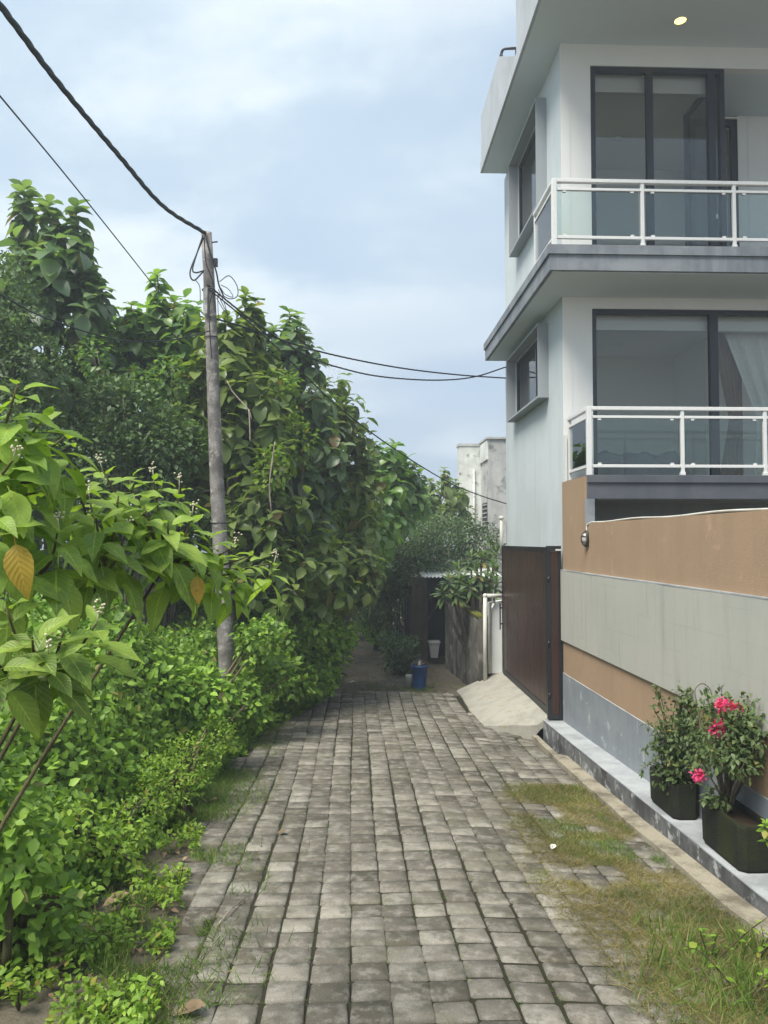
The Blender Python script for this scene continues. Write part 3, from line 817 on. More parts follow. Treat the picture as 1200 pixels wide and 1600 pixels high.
def framed(name, parent, x0, x1, z0, z1, y, mull=(), fw=0.07, dep=0.09, pane_y=0.045, axis='x'):
    d = None
    fr = MB()
    def bx(a0, a1, zz0, zz1):
        if axis == 'x': fr.box(a0, a1, y, y + dep, zz0, zz1)
        else: fr.box(y, y + dep, a0, a1, zz0, zz1)
    bx(x0, x1, z1 - fw, z1); bx(x0, x1, z0, z0 + fw * 0.7)
    bx(x0, x0 + fw, z0 + fw * 0.7, z1 - fw); bx(x1 - fw, x1, z0 + fw * 0.7, z1 - fw)
    for m_, w_ in mull: bx(m_ - w_ / 2, m_ + w_ / 2, z0 + fw * 0.7, z1 - fw)
    d = fr.build(name, 'dark_frame', parent)
    edges = [x0 + fw] + sum([[m_ - w_ / 2, m_ + w_ / 2] for m_, w_ in mull], []) + [x1 - fw]
    for i in range(0, len(edges), 2):
        if axis == 'x': box('pane', edges[i], edges[i + 1], y + pane_y, y + pane_y + 0.008, z0 + fw * 0.7, z1 - fw, 'glass', d)
        else: box('pane', y + pane_y, y + pane_y + 0.008, edges[i], edges[i + 1], z0 + fw * 0.7, z1 - fw, 'glass', d)
    return d
framed('sliding_door', house, 3.712, 7.7, 0.932, 3.673, YF + 0.02, ((5.676, 0.13),))
framed('sliding_door', house, 3.722, 5.91, 4.227, 7.608, YF + 0.02, ((4.69, 0.10), (5.70, 0.11)), 0.08)
framed('side_glazing', house, YF + 0.112, 13.26, 4.227, 7.608, 5.82, (), 0.07, 0.08, 0.04, 'y')
framed('inner_door', house, 5.91, 6.798, 4.227, 7.55, 13.27, (), 0.11, 0.08)
box('door_handle', 5.735, 5.76, YF - 0.01, YF + 0.018, 5.15, 5.22, 'white_metal', house)

def win_box(y0, y1, z0, z1):
    xo = 3.052
    t = 0.035
    s = MB()
    s.box(xo, XS + 0.10, y0, y0 + t, z0, z1); s.box(xo, XS + 0.10, y1 - t, y1, z0, z1)
    s.box(xo, XS + 0.10, y0 + t, y1 - t, z1 - t, z1); s.box(xo, XS + 0.10, y0 + t, y1 - t, z0, z0 + t)
    w = s.build('window', 'win_box', house)
    fr = MB(); X = XS + 0.02; q = 0.05
    fr.box(X, X + 0.06, y0 + t, y1 - t, z0 + t, z0 + t + q); fr.box(X, X + 0.06, y0 + t, y1 - t, z1 - t - q, z1 - t)
    ym = y0 + (y1 - y0) * 0.36
    for a in (y0 + t, y1 - t - q, ym): fr.box(X, X + 0.06, a, a + q, z0 + t + q, z1 - t - q)
    fr.build('frame', 'dark_frame', w)
    box('pane', X + 0.03, X + 0.036, y0 + t + q, ym, z0 + t + q, z1 - t - q, 'glass', w)
    box('pane', X + 0.03, X + 0.036, ym + q, y1 - t - q, z0 + t + q, z1 - t - q, 'glass', w)
win_box(12.79, 15.53, 2.42, 3.69)
win_box(12.80, 15.18, 5.71, 7.60)

def railing(corner_x, y_front, y_end, z0, posts, x_end, pw=0.07):
    h = 0.985
    root = MB().box(corner_x - pw / 2, corner_x + pw / 2, y_front - pw / 2, y_front + pw / 2, z0, z0 + h, 0.006).build('balcony_railing', 'white_metal', house)
    for p in posts:
        box('post', p - 0.025, p + 0.025, y_front - 0.025, y_front + 0.025, z0, z0 + h - 0.05, 'white_metal', root, 0.004)
        box('foot', p - 0.035, p + 0.035, y_front - 0.035, y_front + 0.035, z0, z0 + 0.05, 'white_metal', root, 0.008)
    box('post', corner_x - 0.022, corner_x + 0.022, y_end - 0.045, y_end, z0, z0 + h - 0.05, 'white_metal', root, 0.004)
    hw = pw / 2
    for (za, zb, hw_) in ((h - 0.055, h - 0.002, 0.035), (h - 0.17, h - 0.13, 0.02), (0.11, 0.155, 0.02)):
        box('rail', corner_x + hw + 0.001, x_end, y_front - hw_, y_front + hw_, z0 + za, z0 + zb, 'white_metal', root, 0.006)
        box('rail', corner_x - hw_, corner_x + hw_, y_front + hw + 0.001, y_end, z0 + za, z0 + zb, 'white_metal', root, 0.006)
    xs = [corner_x] + list(posts)
    for i in range(len(xs)):
        a = xs[i] + 0.05; bq = (xs[i + 1] if i + 1 < len(xs) else x_end) - 0.05
        box('glass_panel', a, bq, y_front - 0.005, y_front + 0.005, z0 + 0.17, z0 + h - 0.18, 'rail_glass', root)
        for cx_ in (a + 0.1, bq - 0.1):
            for cz in (z0 + 0.15, z0 + h - 0.195):
                box('clip', cx_ - 0.025, cx_ + 0.025, y_front - 0.014, y_front + 0.014, cz, cz + 0.03, 'white_metal', root)
    box('glass_panel', corner_x - 0.005, corner_x + 0.005, y_front + 0.06, y_end - 0.06, z0 + 0.17, z0 + h - 0.18, 'rail_glass', root)
railing(2.825, 10.79, 11.96, 4.227, [px(1003, 300, 10.79)[0], px(1146, 300, 10.79)[0], 6.65, 7.9], 9.0)
railing(3.30, 10.79, 11.80, 0.932, [px(1066, 700, 10.79)[0], 5.85, 7.1], 8.4)
box('end_post', 3.235, 3.275, 11.83, 11.885, 0.9165, 1.65, 'white_metal', house)
# downpipe at the far corner
dp = tube('downpipe', [(3.10, 16.42, -0.3), (3.10, 16.42, 0.45)], 0.035, 'pvc', house, 10)
mk('pipe_cowl', *ellipsoid(3.10, 16.42, 0.49, 0.06, 0.06, 0.05), 'pvc', dp, True)

# curtains and bed inside
def curtain(name, label, x0, x1, y, z0, z1, mat, gather=None, cat='curtain'):
    nxx, nz = 60, 14
    v, f = [], []
    for j in range(nz + 1):
        t = j / nz; z = z0 + (z1 - z0) * t
        k = 1.0
        if gather: k = gather(t)
        for i in range(nxx + 1):
            s = i / nxx
            x = x1 - (x1 - x0) * (1 - s) * k
            v.append((x, y + 0.035 * math.sin(s * 34) + 0.01 * math.sin(s * 71), z))
    for j in range(nz):
        for i in range(nxx):
            a = j * (nxx + 1) + i
            f.append((a, a + 1, a + nxx + 2, a + nxx + 1))
    o = mk(name, v, f, mat, None, True)
    return tag(o, label, cat)
curtain('curtain', 'white curtain pulled aside behind the right pane of the lower glass door', 6.0, 7.5, 12.35, 0.94, 3.56, 'curtain', lambda t: 1.0 if t > 0.95 else (0.62 + 0.38 * abs(t - 0.42) / 0.58) if t > 0.42 else 0.62 + 0.1 * (0.42 - t))
curtain('curtain', 'brown curtain edge beside the white one in the lower room', 5.93, 6.45, 12.55, 0.94, 3.5, 'curtain_brown', lambda t: 1.0 if t > 0.97 else (0.45 + 0.55 * abs(t - 0.42) / 0.58))
curtain('curtain', 'pale curtain behind the narrow inner door of the upper storey', 6.20, 6.78, 13.52, 4.24, 7.5, 'curtain')
curtain('curtain', 'white blind behind the upper side window over the lane', 3.55, 3.57, 14.2, 5.8, 7.4, 'curtain')
bed = thing('bed', (4.6, 13.4, 0.93), 'bed with rumpled grey cover behind the lower glass door', 'bed')
bv, bf = [], []
for j in range(13):
    for i in range(25):
        x = 3.7 + 1.9 * i / 24; y = 12.6 + 2.0 * j / 12
        edge = min(1, min(i, 24 - i) / 2.0, (min(j, 12 - j)) / 1.5)
        bv.append((x, y, 1.05 + 0.42 * edge ** 0.5 + 0.06 * math.sin(i * 0.9 + j * 0.5) * edge + 0.03 * math.sin(i * 2.1)))
for j in range(12):
    for i in range(24):
        a = j * 25 + i; bf.append((a, a + 1, a + 26, a + 25))
mk('cover', bv, bf, 'bedding', bed, True)
box('mattress', 3.72, 5.58, 12.62, 14.58, 0.94, 1.04, 'bedding', bed, 0.02)

# ------------------------------------------------------------------ gate
gate = thing('gate', (3.0, 14, -2.7), 'tall dark brown boarded gate in a black steel frame', 'gate')
GX0, GY0, GY1, GZ0, GZ1 = 2.985, 12.03, 15.75, -2.69, -0.10
gf = MB()
gf.box(GX0 - 0.01, GX0 + 0.05, GY0, GY1, GZ1 - 0.06, GZ1); gf.box(GX0 - 0.01, GX0 + 0.05, GY0, GY1, GZ0, GZ0 + 0.09)
gf.box(GX0 - 0.01, GX0 + 0.05, GY1 - 0.05, GY1, GZ0 + 0.09, GZ1 - 0.06); gf.box(GX0 - 0.01, GX0 + 0.05, GY0, GY0 + 0.06, GZ0 + 0.09, GZ1 - 0.06)
gf.build('gate_frame', 'black_steel', gate)
nb = 24
for i in range(nb):
    a = GY0 + 0.06 + (GY1 - GY0 - 0.11) * i / nb; c = GY0 + 0.06 + (GY1 - GY0 - 0.11) * (i + 1) / nb
    box('board', GX0 + rnd.uniform(0, .003), GX0 + 0.03, a + 0.003, c - 0.003, GZ0 + 0.088, GZ1 - 0.058, 'gate_wood', gate, 0.003)
h = MB(); hx = GX0 - 0.075; hy = 15.6
h.box(hx - 0.012, hx + 0.012, hy - 0.012, hy + 0.012, -1.80, -1.27); h.box(hx + 0.012, GX0 - 0.01, hy - 0.01, hy + 0.01, -1.70, -1.67); h.box(hx + 0.012, GX0 - 0.01, hy - 0.01, hy + 0.01, -1.38, -1.35)
h.build('handle', 'black_steel', gate)
# narrow hinge leaf across the gap to the wall
gl = MB()
for (x0, x1) in ((2.965, 3.02), (3.15, 3.19)): gl.box(x0, x1, 11.93, 11.99, -2.77, -0.08)
gl.box(3.021, 3.149, 11.93, 11.99, -0.16, -0.08); gl.box(3.021, 3.149, 11.93, 11.99, -2.77, -2.70)
gl.build('hinge_leaf_frame', 'black_steel', gate)
for i in range(2): box('board', 3.022 + 0.064 * i, 3.022 + 0.064 * i + 0.061, 11.945, 11.975, -2.698, -0.162, 'gate_wood', gate)
for z in (-0.6, -1.6, -2.4): tube('hinge', [(2.985, 11.92, z - 0.04), (2.985, 11.92, z + 0.04)], 0.016, 'black_steel', gate)
box('bolt', 3.10, 3.18, 11.90, 11.928, -0.155, -0.13, 'white_metal', gate)

# concrete ramp up to the gate: a thin slab, oblique near edge, lip over the drain
rv, rf = [], []
nu, nv = 26, 30
for j in range(nv + 1):
    t = j / nv
    for i in range(nu + 1):
        q = i / nu
        y0_ = np.interp(q, [0, 0.15, 0.8, 1], [12.62, 12.5, 12.10, 12.0]) + 0.012 * math.sin(q * 17)
        y = y0_ + (15.98 - y0_) * t
        xl = 2.06 + 0.015 * math.sin(y * 2.6) + 0.008 * math.sin(y * 7.1) + 0.10 * max(0, t - 0.85)
        x = xl + (3.03 - xl) * q
        zl = gz(xl, y) + 0.016
        bl = 0.8 * q + 0.2 * math.sin(q * math.pi / 2)
        z = zl + (-2.705 - zl) * bl 
        near = max(0.0, 1 - t / 0.3)
        zn = float(np.interp(q, [0, 0.8, 1], [zl, -2.90, -2.72]))
        z = z + (zn - z) * near ** 1.5
        rv.append((x, y, z))
for j in range(nv):
    for i in range(nu):
        a = j * (nu + 1) + i; rf.append((a, a + 1, a + nu + 2, a + nu + 1))
n_top = len(rf)
k0 = len(rv)
for i in range(nu + 1):
    x, y, z = rv[i]; rv.append((x, y - 0.001, z)); rv.append((x, y + 0.008, z - 0.11 - 0.25 * float(np.clip((2.86 - x) / 0.2, 0, 1))))
for i in range(nu): rf.append((k0 + 2 * i, k0 + 2 * i + 1, k0 + 2 * i + 3, k0 + 2 * i + 2))
k1 = len(rv)
for j in range(nv + 1):
    x, y, z = rv[j * (nu + 1)]; rv.append((x - 0.001, y, z)); rv.append((x + 0.01, y, z - 0.08))
for j in range(nv): rf.append((k1 + 2 * j, k1 + 2 * j + 2, k1 + 2 * j + 3, k1 + 2 * j + 1))
tag(mk('driveway_ramp', rv, rf, 'ramp', None, True), 'pale concrete ramp rising from the paving to the brown gate', 'ramp')

# ------------------------------------------------------------------ old walls, pipes, shed, bucket
pw_ = thing('white_wall', (2.9, 16, -2.8), 'narrow white painted wall end beside the gate handle', 'wall')
v = []
prof = [(px(789, 1052, 15.95)), (px(766, 1052, 15.95)), (px(764, 1010, 15.95)), (px(766, 975, 15.95)), (px(768, 955, 15.95)), (px(774, 940, 15.95)), (px(789, 938, 15.95))]
n_ = len(prof)
v = [tuple(p) for p in prof] + [(p[0], p[1] + 0.2, p[2]) for p in prof]
f = [tuple(range(n_))[::-1], tuple(range(n_, 2 * n_))] + [(i, (i + 1) % n_, n_ + (i + 1) % n_, n_ + i) for i in range(n_)]
mk('plaster', v, f, 'fresh_white', pw_)
box('wall_core', 2.62, 2.80, 16.0, 16.15, -3.1, -1.35, 'dark_wall', pw_)
pp = thing('drain_pipes', (2.6, 15.8, -2.9), 'pair of pale upright plastic pipes with a bend at the wall corner', 'pipe')
P1 = px(758, 1054, 15.75); P2 = px(758, 931, 15.75); P3 = px(790, 931, 15.95)
tube('pipe', [P1 - np.array((0, 0, .2)), P2, ], 0.042, 'pvc', pp, 12)
mk('elbow', *ellipsoid(P2[0], P2[1], P2[2], 0.052, 0.052, 0.052), 'pvc', pp, True)
tube('pipe', [P2, P3], 0.042, 'pvc', pp, 12)
Q1 = px(764.5, 1052, 15.9); Q2 = px(764.5, 941, 15.9); Q3 = px(774, 941, 15.9)
tube('pipe', [Q1, Q2, Q3], 0.036, 'pvc', pp, 12)

ow = thing('old_wall', (2.4, 17.5, -3), 'dark stained garden wall with mossy top behind the ramp', 'wall')
A0, A1 = (2.52, 15.85), (2.22, 19.4)
def obl(name, p, q, th, z0a, z0b, z1a, z1b, mat, parent):
    d = Vector((q[0] - p[0], q[1] - p[1], 0)).normalized(); nrm = Vector((d.y, -d.x, 0)) * th
    b = MB(); b.hexa([(p[0], p[1], z0a), (p[0] + nrm.x, p[1] + nrm.y, z0a), (q[0] + nrm.x, q[1] + nrm.y, z0b), (q[0], q[1], z0b),
                      (p[0], p[1], z1a), (p[0] + nrm.x, p[1] + nrm.y, z1a), (q[0] + nrm.x, q[1] + nrm.y, z1b), (q[0], q[1], z1b)])
    return b.build(name, mat, parent)
obl('wall_face', A0, A1, 0.16, -3.3, -3.3, -1.60, -1.46, 'dark_wall', ow)
obl('moss_coping', (A0[0] - 0.02, A0[1]), (A1[0] - 0.02, A1[1]), 0.2, -1.598, -1.458, -1.555, -1.415, 'moss_top', ow)

shed = thing('shed', (1.9, 20.5, -3.1), 'small dark shed with a corrugated white tin roof', 'shed')
ys_ = 20.0
a, b_ = px(643, 1000, ys_)[0], px(668, 1000, ys_)[0]
box('front_pillar', a, b_, ys_, ys_ + 0.3, -3.4, px(0, 902, ys_)[2] - 0.02, 'shed', shed)
box('inner_wall', b_, 3.6, ys_ + 1.6, ys_ + 1.75, -3.4, -1.0, 'shed_dark', shed)
box('side_wall', a, a + 0.12, ys_ + 0.3, ys_ + 2.6, -3.4, -1.0, 'shed_dark', shed)
box('right_wall', 3.3, 3.45, ys_ - 0.3, ys_ + 2, -3.4, -1.0, 'shed_dark', shed)
box('lintel', b_, 3.3, ys_ + 0.02, ys_ + 0.2, -1.35, -0.98, 'shed_dark', shed)
cv, cf = [], []
r1 = px(660, 893, ys_ - 0.5); r2 = px(760, 893, ys_ - 0.5)
nn = 90
for j in range(2):
    for i in range(nn + 1):
        x = r1[0] + (3.7 - r1[0]) * i / nn
        cv.append((x, ys_ - 0.55 + 3.0 * j, px(0, 903, ys_ - .55)[2] + 0.34 * j + 0.018 * math.sin(i * 1.5)))
for i in range(nn): cf.append((i, i + 1, nn + 2 + i, nn + 1 + i))
mk('tin_roof', cv, cf, 'tin', shed, True)
cv2 = [(x, y, z - 0.012) for x, y, z in cv]
sl = thing('iron_fence', (1.2, 22.5, -3.1), 'dark upright iron bars of a fence left of the shed', 'fence')
for i in range(11):
    x = 1.0 + 0.075 * i
    box('bar', x, x + 0.028, 22.4, 22.43, -3.3, -1.05 - 0.03 * (i % 2), 'black_steel', sl)
for z in (-2.9, -1.4): box('cross_bar', 0.98, 1.80, 22.431, 22.455, z, z + 0.05, 'black_steel', sl)
# pale crock inside the opening
ck = thing('pale_tub', px(678, 1028, 19.9), 'pale square tub standing in the shed doorway', 'tub')
c0, c1 = px(670.5, 1003, 19.8), px(687, 1028, 19.8)
w_ = (c1[0] - c0[0]); zt, zb = c0[2], c1[2]
b = MB(); b.hexa([(c0[0] + .05, 19.8, zb), (c1[0] - .05, 19.8, zb), (c1[0] - .05, 20.05, zb), (c0[0] + .05, 20.05, zb), (c0[0], 19.75, zt), (c1[0], 19.75, zt), (c1[0], 20.1, zt), (c0[0], 20.1, zt)])
b.build('tub_body', 'old_conc', ck)
box('tub_rim', c0[0] - 0.012, c1[0] + 0.012, 19.735, 20.115, zt - 0.035, zt + 0.006, 'old_conc', ck)

bk_p = px(655.5, 1070, 16.2); bz = gz(bk_p[0], 16.2) - 0.03
bk = thing('bucket', (bk_p[0], 16.2, bz), 'blue plastic bin full of black rubbish at the end of the paving', 'bucket')
def lathe(prof, n=28):
    v, f = [], []
    for r, z in prof:
        for k in range(n):
            t = 2 * math.pi * k / n; v.append((r * math.cos(t), r * math.sin(t), z))
    for i in range(len(prof) - 1):
        for k in range(n):
            q = (k + 1) % n; f.append((i * n + k, i * n + q, (i + 1) * n + q, (i + 1) * n + k))
    f.append(tuple(range(n))[::-1])
    return v, f
v, f = lathe([(0.135, 0), (0.14, 0.02), (0.165, 0.46), (0.185, 0.465), (0.187, 0.50), (0.165, 0.505), (0.155, 0.44)])
mk('bin_body', [(x + bk_p[0], y + 16.2, z + bz) for x, y, z in v], f, 'bucket', bk, True)
v, f = ellipsoid(bk_p[0], 16.2, bz + 0.50, 0.175, 0.175, 0.13, 18, 12)
v = [(x + 0.03 * (float(vnoise(x, z, 4, 14)) - .5), y + .02 * (float(vnoise(y, z, 5, 14)) - .5), z + 0.05 * (float(vnoise(x, y, 6, 12)) - .5)) for x, y, z in v]
mk('rubbish_bag', v, f, 'bag', bk)
lb = MB()
for i in range(7):
    an = rnd.uniform(0, 6.28); r_ = rnd.uniform(0.05, 0.17); x, y, z = bk_p[0] + r_ * math.cos(an), 16.2 + r_ * math.sin(an) - 0.03, bz + 0.58 + rnd.uniform(-.06, .03)
    lb.hexa([(x, y, z), (x + .06, y + .01, z + .01), (x + .06, y + .05, z), (x, y + .05, z), (x, y, z + .008), (x + .06, y + .01, z + .02), (x + .06, y + .05, z + .01), (x, y + .05, z + .008)])
lb.build('paper_scraps', 'dry_leaf', bk)
sb_ = px(640, 1066, 16.4)
tag(tube('grey_pot', [(sb_[0], 16.4, bz), (sb_[0], 16.4, bz + 0.22), (sb_[0], 16.4, bz + 0.26)], [0.07, 0.085, 0.09], 'old_conc', None, 14), 'small grey pot standing left of the blue bin', 'pot')

# far building
fb = thing('old_building', (5, 31, -3.2), 'weathered grey-white concrete building above the bushes in the distance', 'building')
XA0, XA1, YA, YBn = px(718, 800, 29.6)[0], px(763.5, 800, 28)[0], 29.6, 28.0
zA, zB = px(700, 697, 29.6)[2], px(775, 686, 28)[2]
box('white_block', XA0, XA1 + 3, YA, 30.2, -3.5, zA, 'old_white', fb)
box('parapet_cap', XA0 - 0.03, XA1, YA - 0.03, 30.22, zA, zA + 0.10, 'old_conc', fb)
box('stair_tower', XA1, 9.5, YBn, 35, -3.5, zB, 'old_conc', fb)
box('tower_band', XA1 - 0.06, XA1 - 0.001, YBn + 0.02, YA - 0.035, zB - 0.75, zB - 0.05, 'old_white', fb)
box('tower_cap', XA1 - 0.08, 9.6, YBn - 0.08, 35, zB, zB + 0.07, 'old_conc', fb)
vz0, vz1 = px(760, 825, 28.8)[2], px(760, 786, 28.8)[2]
box('vent_shade_panel', XA1 - 0.02, XA1 - 0.001, 28.25, 29.3, vz0, vz1, 'shed_dark', fb)  # dark panel laid on the tower wall, the opening's shade painted as colour
for i in range(6):
    z = vz0 + (vz1 - vz0) * (i + 0.5) / 6
    box('vent_bar', XA1 - 0.05, XA1 - 0.021, 28.25, 29.3, z - 0.02, z + 0.02, 'old_conc', fb)
tube('rain_pipe', [(XA1 - 0.3, YA - 0.06, zA - 0.9), (XA1 - 0.3, YA - 0.06, -1)], 0.04, 'old_white', fb)

# ------------------------------------------------------------------ pole and cables
YP = 11.5
pt, pb = px(322, 364, YP), px(352, 1010, YP)
pdir = (pt - pb) / (pt[2] - pb[2])
pbase = pb + pdir * (gz(pb[0], YP) - 0.3 - pb[2])
pole = thing('utility_pole', pbase, 'leaning weathered utility pole with tangled cables at its top', 'pole')
def pole_at(y): 
    t = (y - 1010) / (364 - 1010); return pb + (pt - pb) * t
hs = np.linspace(0, 1, 14)
ppts = [pbase + (pt - pbase) * t + np.array((0.012 * math.sin(t * 9), 0, 0)) for t in hs]
tube('pole_shaft', ppts, [0.132 - 0.052 * t for t in hs], 'pole', pole, 16)
for y in (455, 530, 820, 960):
    c = pole_at(y); t = (c[2] - pbase[2]) / (pt[2] - pbase[2]); r = 0.149 - 0.06 * t
    tube('band', [(c[0] + r * math.cos(q), c[1] + r * math.sin(q), c[2]) for q in np.linspace(0, 2 * math.pi, 25)], 0.008, 'cable', pole)
c = pole_at(380)
tube('bracket', [(c[0] + 0.06, c[1] - 0.02, c[2]), (c[0] + 0.17, c[1] - 0.03, c[2] + 0.01)], 0.012, 'cable', pole)
c = pole_at(414)
box('cable_clamp', c[0] + 0.11, c[0] + 0.17, c[1] - 0.13, c[1] - 0.08, c[2] - 0.07, c[2] + 0.05, 'cable', pole)
box('number_plate', c[0] - 0.035, c[0] + 0.025, c[1] - 0.125, c[1] - 0.112, pole_at(490)[2] - 0.05, pole_at(455)[2], 'old_conc', pole)
YL = YP - 0.16
def loop(pl, r=0.011, yy=YL):
    return tube('cable_loop', spline([px(x, y, yy + dyy) for x, y, dyy in pl], 40), r, 'cable', pole, 6)
loop([(318, 372, 0), (308, 395, -.02), (297, 425, -.05), (303, 438, -.05), (318, 424, 0)])
loop([(317, 368, 0), (309, 392, -.04), (301, 420, -.06), (306, 426, -.05), (318, 423, 0)])
loop([(306, 438, -.03), (312, 448, 0), (313, 470, 0)], 0.006)
loop([(319, 370, 0), (322, 410, -.02), (333, 445, -.01), (327, 480, 0), (328, 520, 0), (331, 560, 0)], 0.009)
loop([(322, 372, 0), (330, 400, 0), (338, 425, 0), (342, 445, 0), (349, 462, 0)], 0.012)
loop([(343, 440, 0), (358, 431, .05), (370, 446, .05), (371, 462, .05), (360, 467, 0), (348, 462, 0)], 0.007)
loop([(345, 445, 0), (357, 452, .02), (364, 464, 0), (352, 460, 0), (345, 450, 0)], 0.006)
loop([(338, 465, 0), (348, 482, 0), (357, 492, 0), (349, 478, 0), (340, 458, 0)], 0.006)
loop([(341, 452, 0), (352, 478, 0), (356, 500, 0)], 0.005)
loop([(340, 460, 0), (341, 490, 0), (343, 505, 0), (350, 500, .1)], 0.005)

def cable(label, pts, r, n=60, twist=0):
    sp = spline(pts, n)
    b = MB()
    if twist:
        m_ = len(sp)
        # resample finer
        fine = spline([tuple(p) for p in sp], m_ * 4)
        L = 0; strands = [[], [], []]
        for i, p in enumerate(fine):
            if i: L += (p - fine[i - 1]).length
            t = (fine[min(i + 1, len(fine) - 1)] - fine[max(i - 1, 0)]).normalized()
            a = t.cross(Vector((0, 0, 1))).normalized(); c = a.cross(t)
            for s in range(3):
                th = 2 * math.pi * (L / twist) + s * 2.094
                strands[s].append(p + (a * math.cos(th) + c * math.sin(th)) * r * 0.42)
        for s in strands: b.tube(s, r * 0.6, 6)
    else:
        b.tube(sp, r, 6)
    return tag(b.build('overhead_cable', 'cable', None, True), label, 'cable')
top = pole_at(368); top[1] -= 0.09
cable('thick twisted overhead cable sweeping from top left corner to the pole top', [px(-420, -640, 2.6), px(-160, -190, 4.4), px(0, 8, 5.9), px(90, 128, 7.2), px(185, 242, 8.8), px(255, 322, 10.2), tuple(top)], 0.031, 40, 0.75)
cable('thin straight overhead cable passing left of the pole into the trees', [px(-200, -90, 6), px(0, 150, 8), px(120, 295, 10.5), px(235, 440, 14), px(262, 478, 15)], 0.010, 30)
c = pole_at(523); c[1] -= 0.12
cable('slack cable from the left edge to the middle of the pole', [px(-150, 380, 7), px(0, 460, 8), px(60, 492, 8.8), px(140, 520, 9.8), px(200, 533, 10.4), px(270, 531, 11.0), tuple(c)], 0.0095, 40)
c = pole_at(450); c[1] -= 0.11
cable('lower of two twisted cables sagging from the pole to the house', [tuple(c), px(400, 505, 12.1), px(480, 556, 12.9), px(540, 577, 13.6), px(600, 589, 14.3), px(680, 594, 15.1), px(740, 589, 15.8), px(792, 573, 16.45)], 0.015, 48, 0.4)
c = pole_at(500); c[1] -= 0.11
cable('upper of two twisted cables crossing the sky to the house', [tuple(c), px(400, 517, 12.1), px(480, 544, 12.9), px(560, 563, 13.7), px(640, 577, 14.6), px(720, 586, 15.5), px(794, 591, 16.45)], 0.015, 48, 0.4)
c = pole_at(455); c[1] -= 0.11
cable('long cable dropping from the pole across the trees to the white house wall', [tuple(c), px(400, 513, 11.8), px(470, 580, 12.1), px(535, 641, 12.6), px(620, 704, 13.5), px(700, 753, 15), px(750, 774, 15.9), px(791, 787, 16.45)], 0.012, 48)

# ------------------------------------------------------------------ foliage generators
def jitdir(n): return unit(rng.normal(size=(n, 3)))

def shoot_leaves(base, axis, n_wh, per, spacing, L0, L1, el0, el1, out):
    """whorls of leaves along an axis from the tip down"""
    axis = unit(np.asarray(axis, float))
    a = unit(np.cross(axis, [0.3, 1, 0.2])); b = np.cross(axis, a)
    th0 = rng.uniform(0, 6.28)
    for i in range(n_wh):
        t = i / max(1, n_wh - 1)
        p = base - axis * spacing * i
        el = math.radians(el0 + (el1 - el0) * t)
        for k in range(per):
            th = th0 + (i % 2) * math.pi / per + 2 * math.pi * k / per + rng.normal(0, .25)
            e = el + rng.normal(0, .2)
            rad = a * math.cos(th) + b * math.sin(th)
            d = rad * math.cos(e) + axis * math.sin(e)
            out[0].append(p); out[1].append(d)
            out[2].append(axis * math.cos(e) - rad * math.sin(e) + rng.normal(0, .18, 3))
            out[3].append((L0 + (L1 - L0) * t) * rng.uniform(0.75, 1.15))

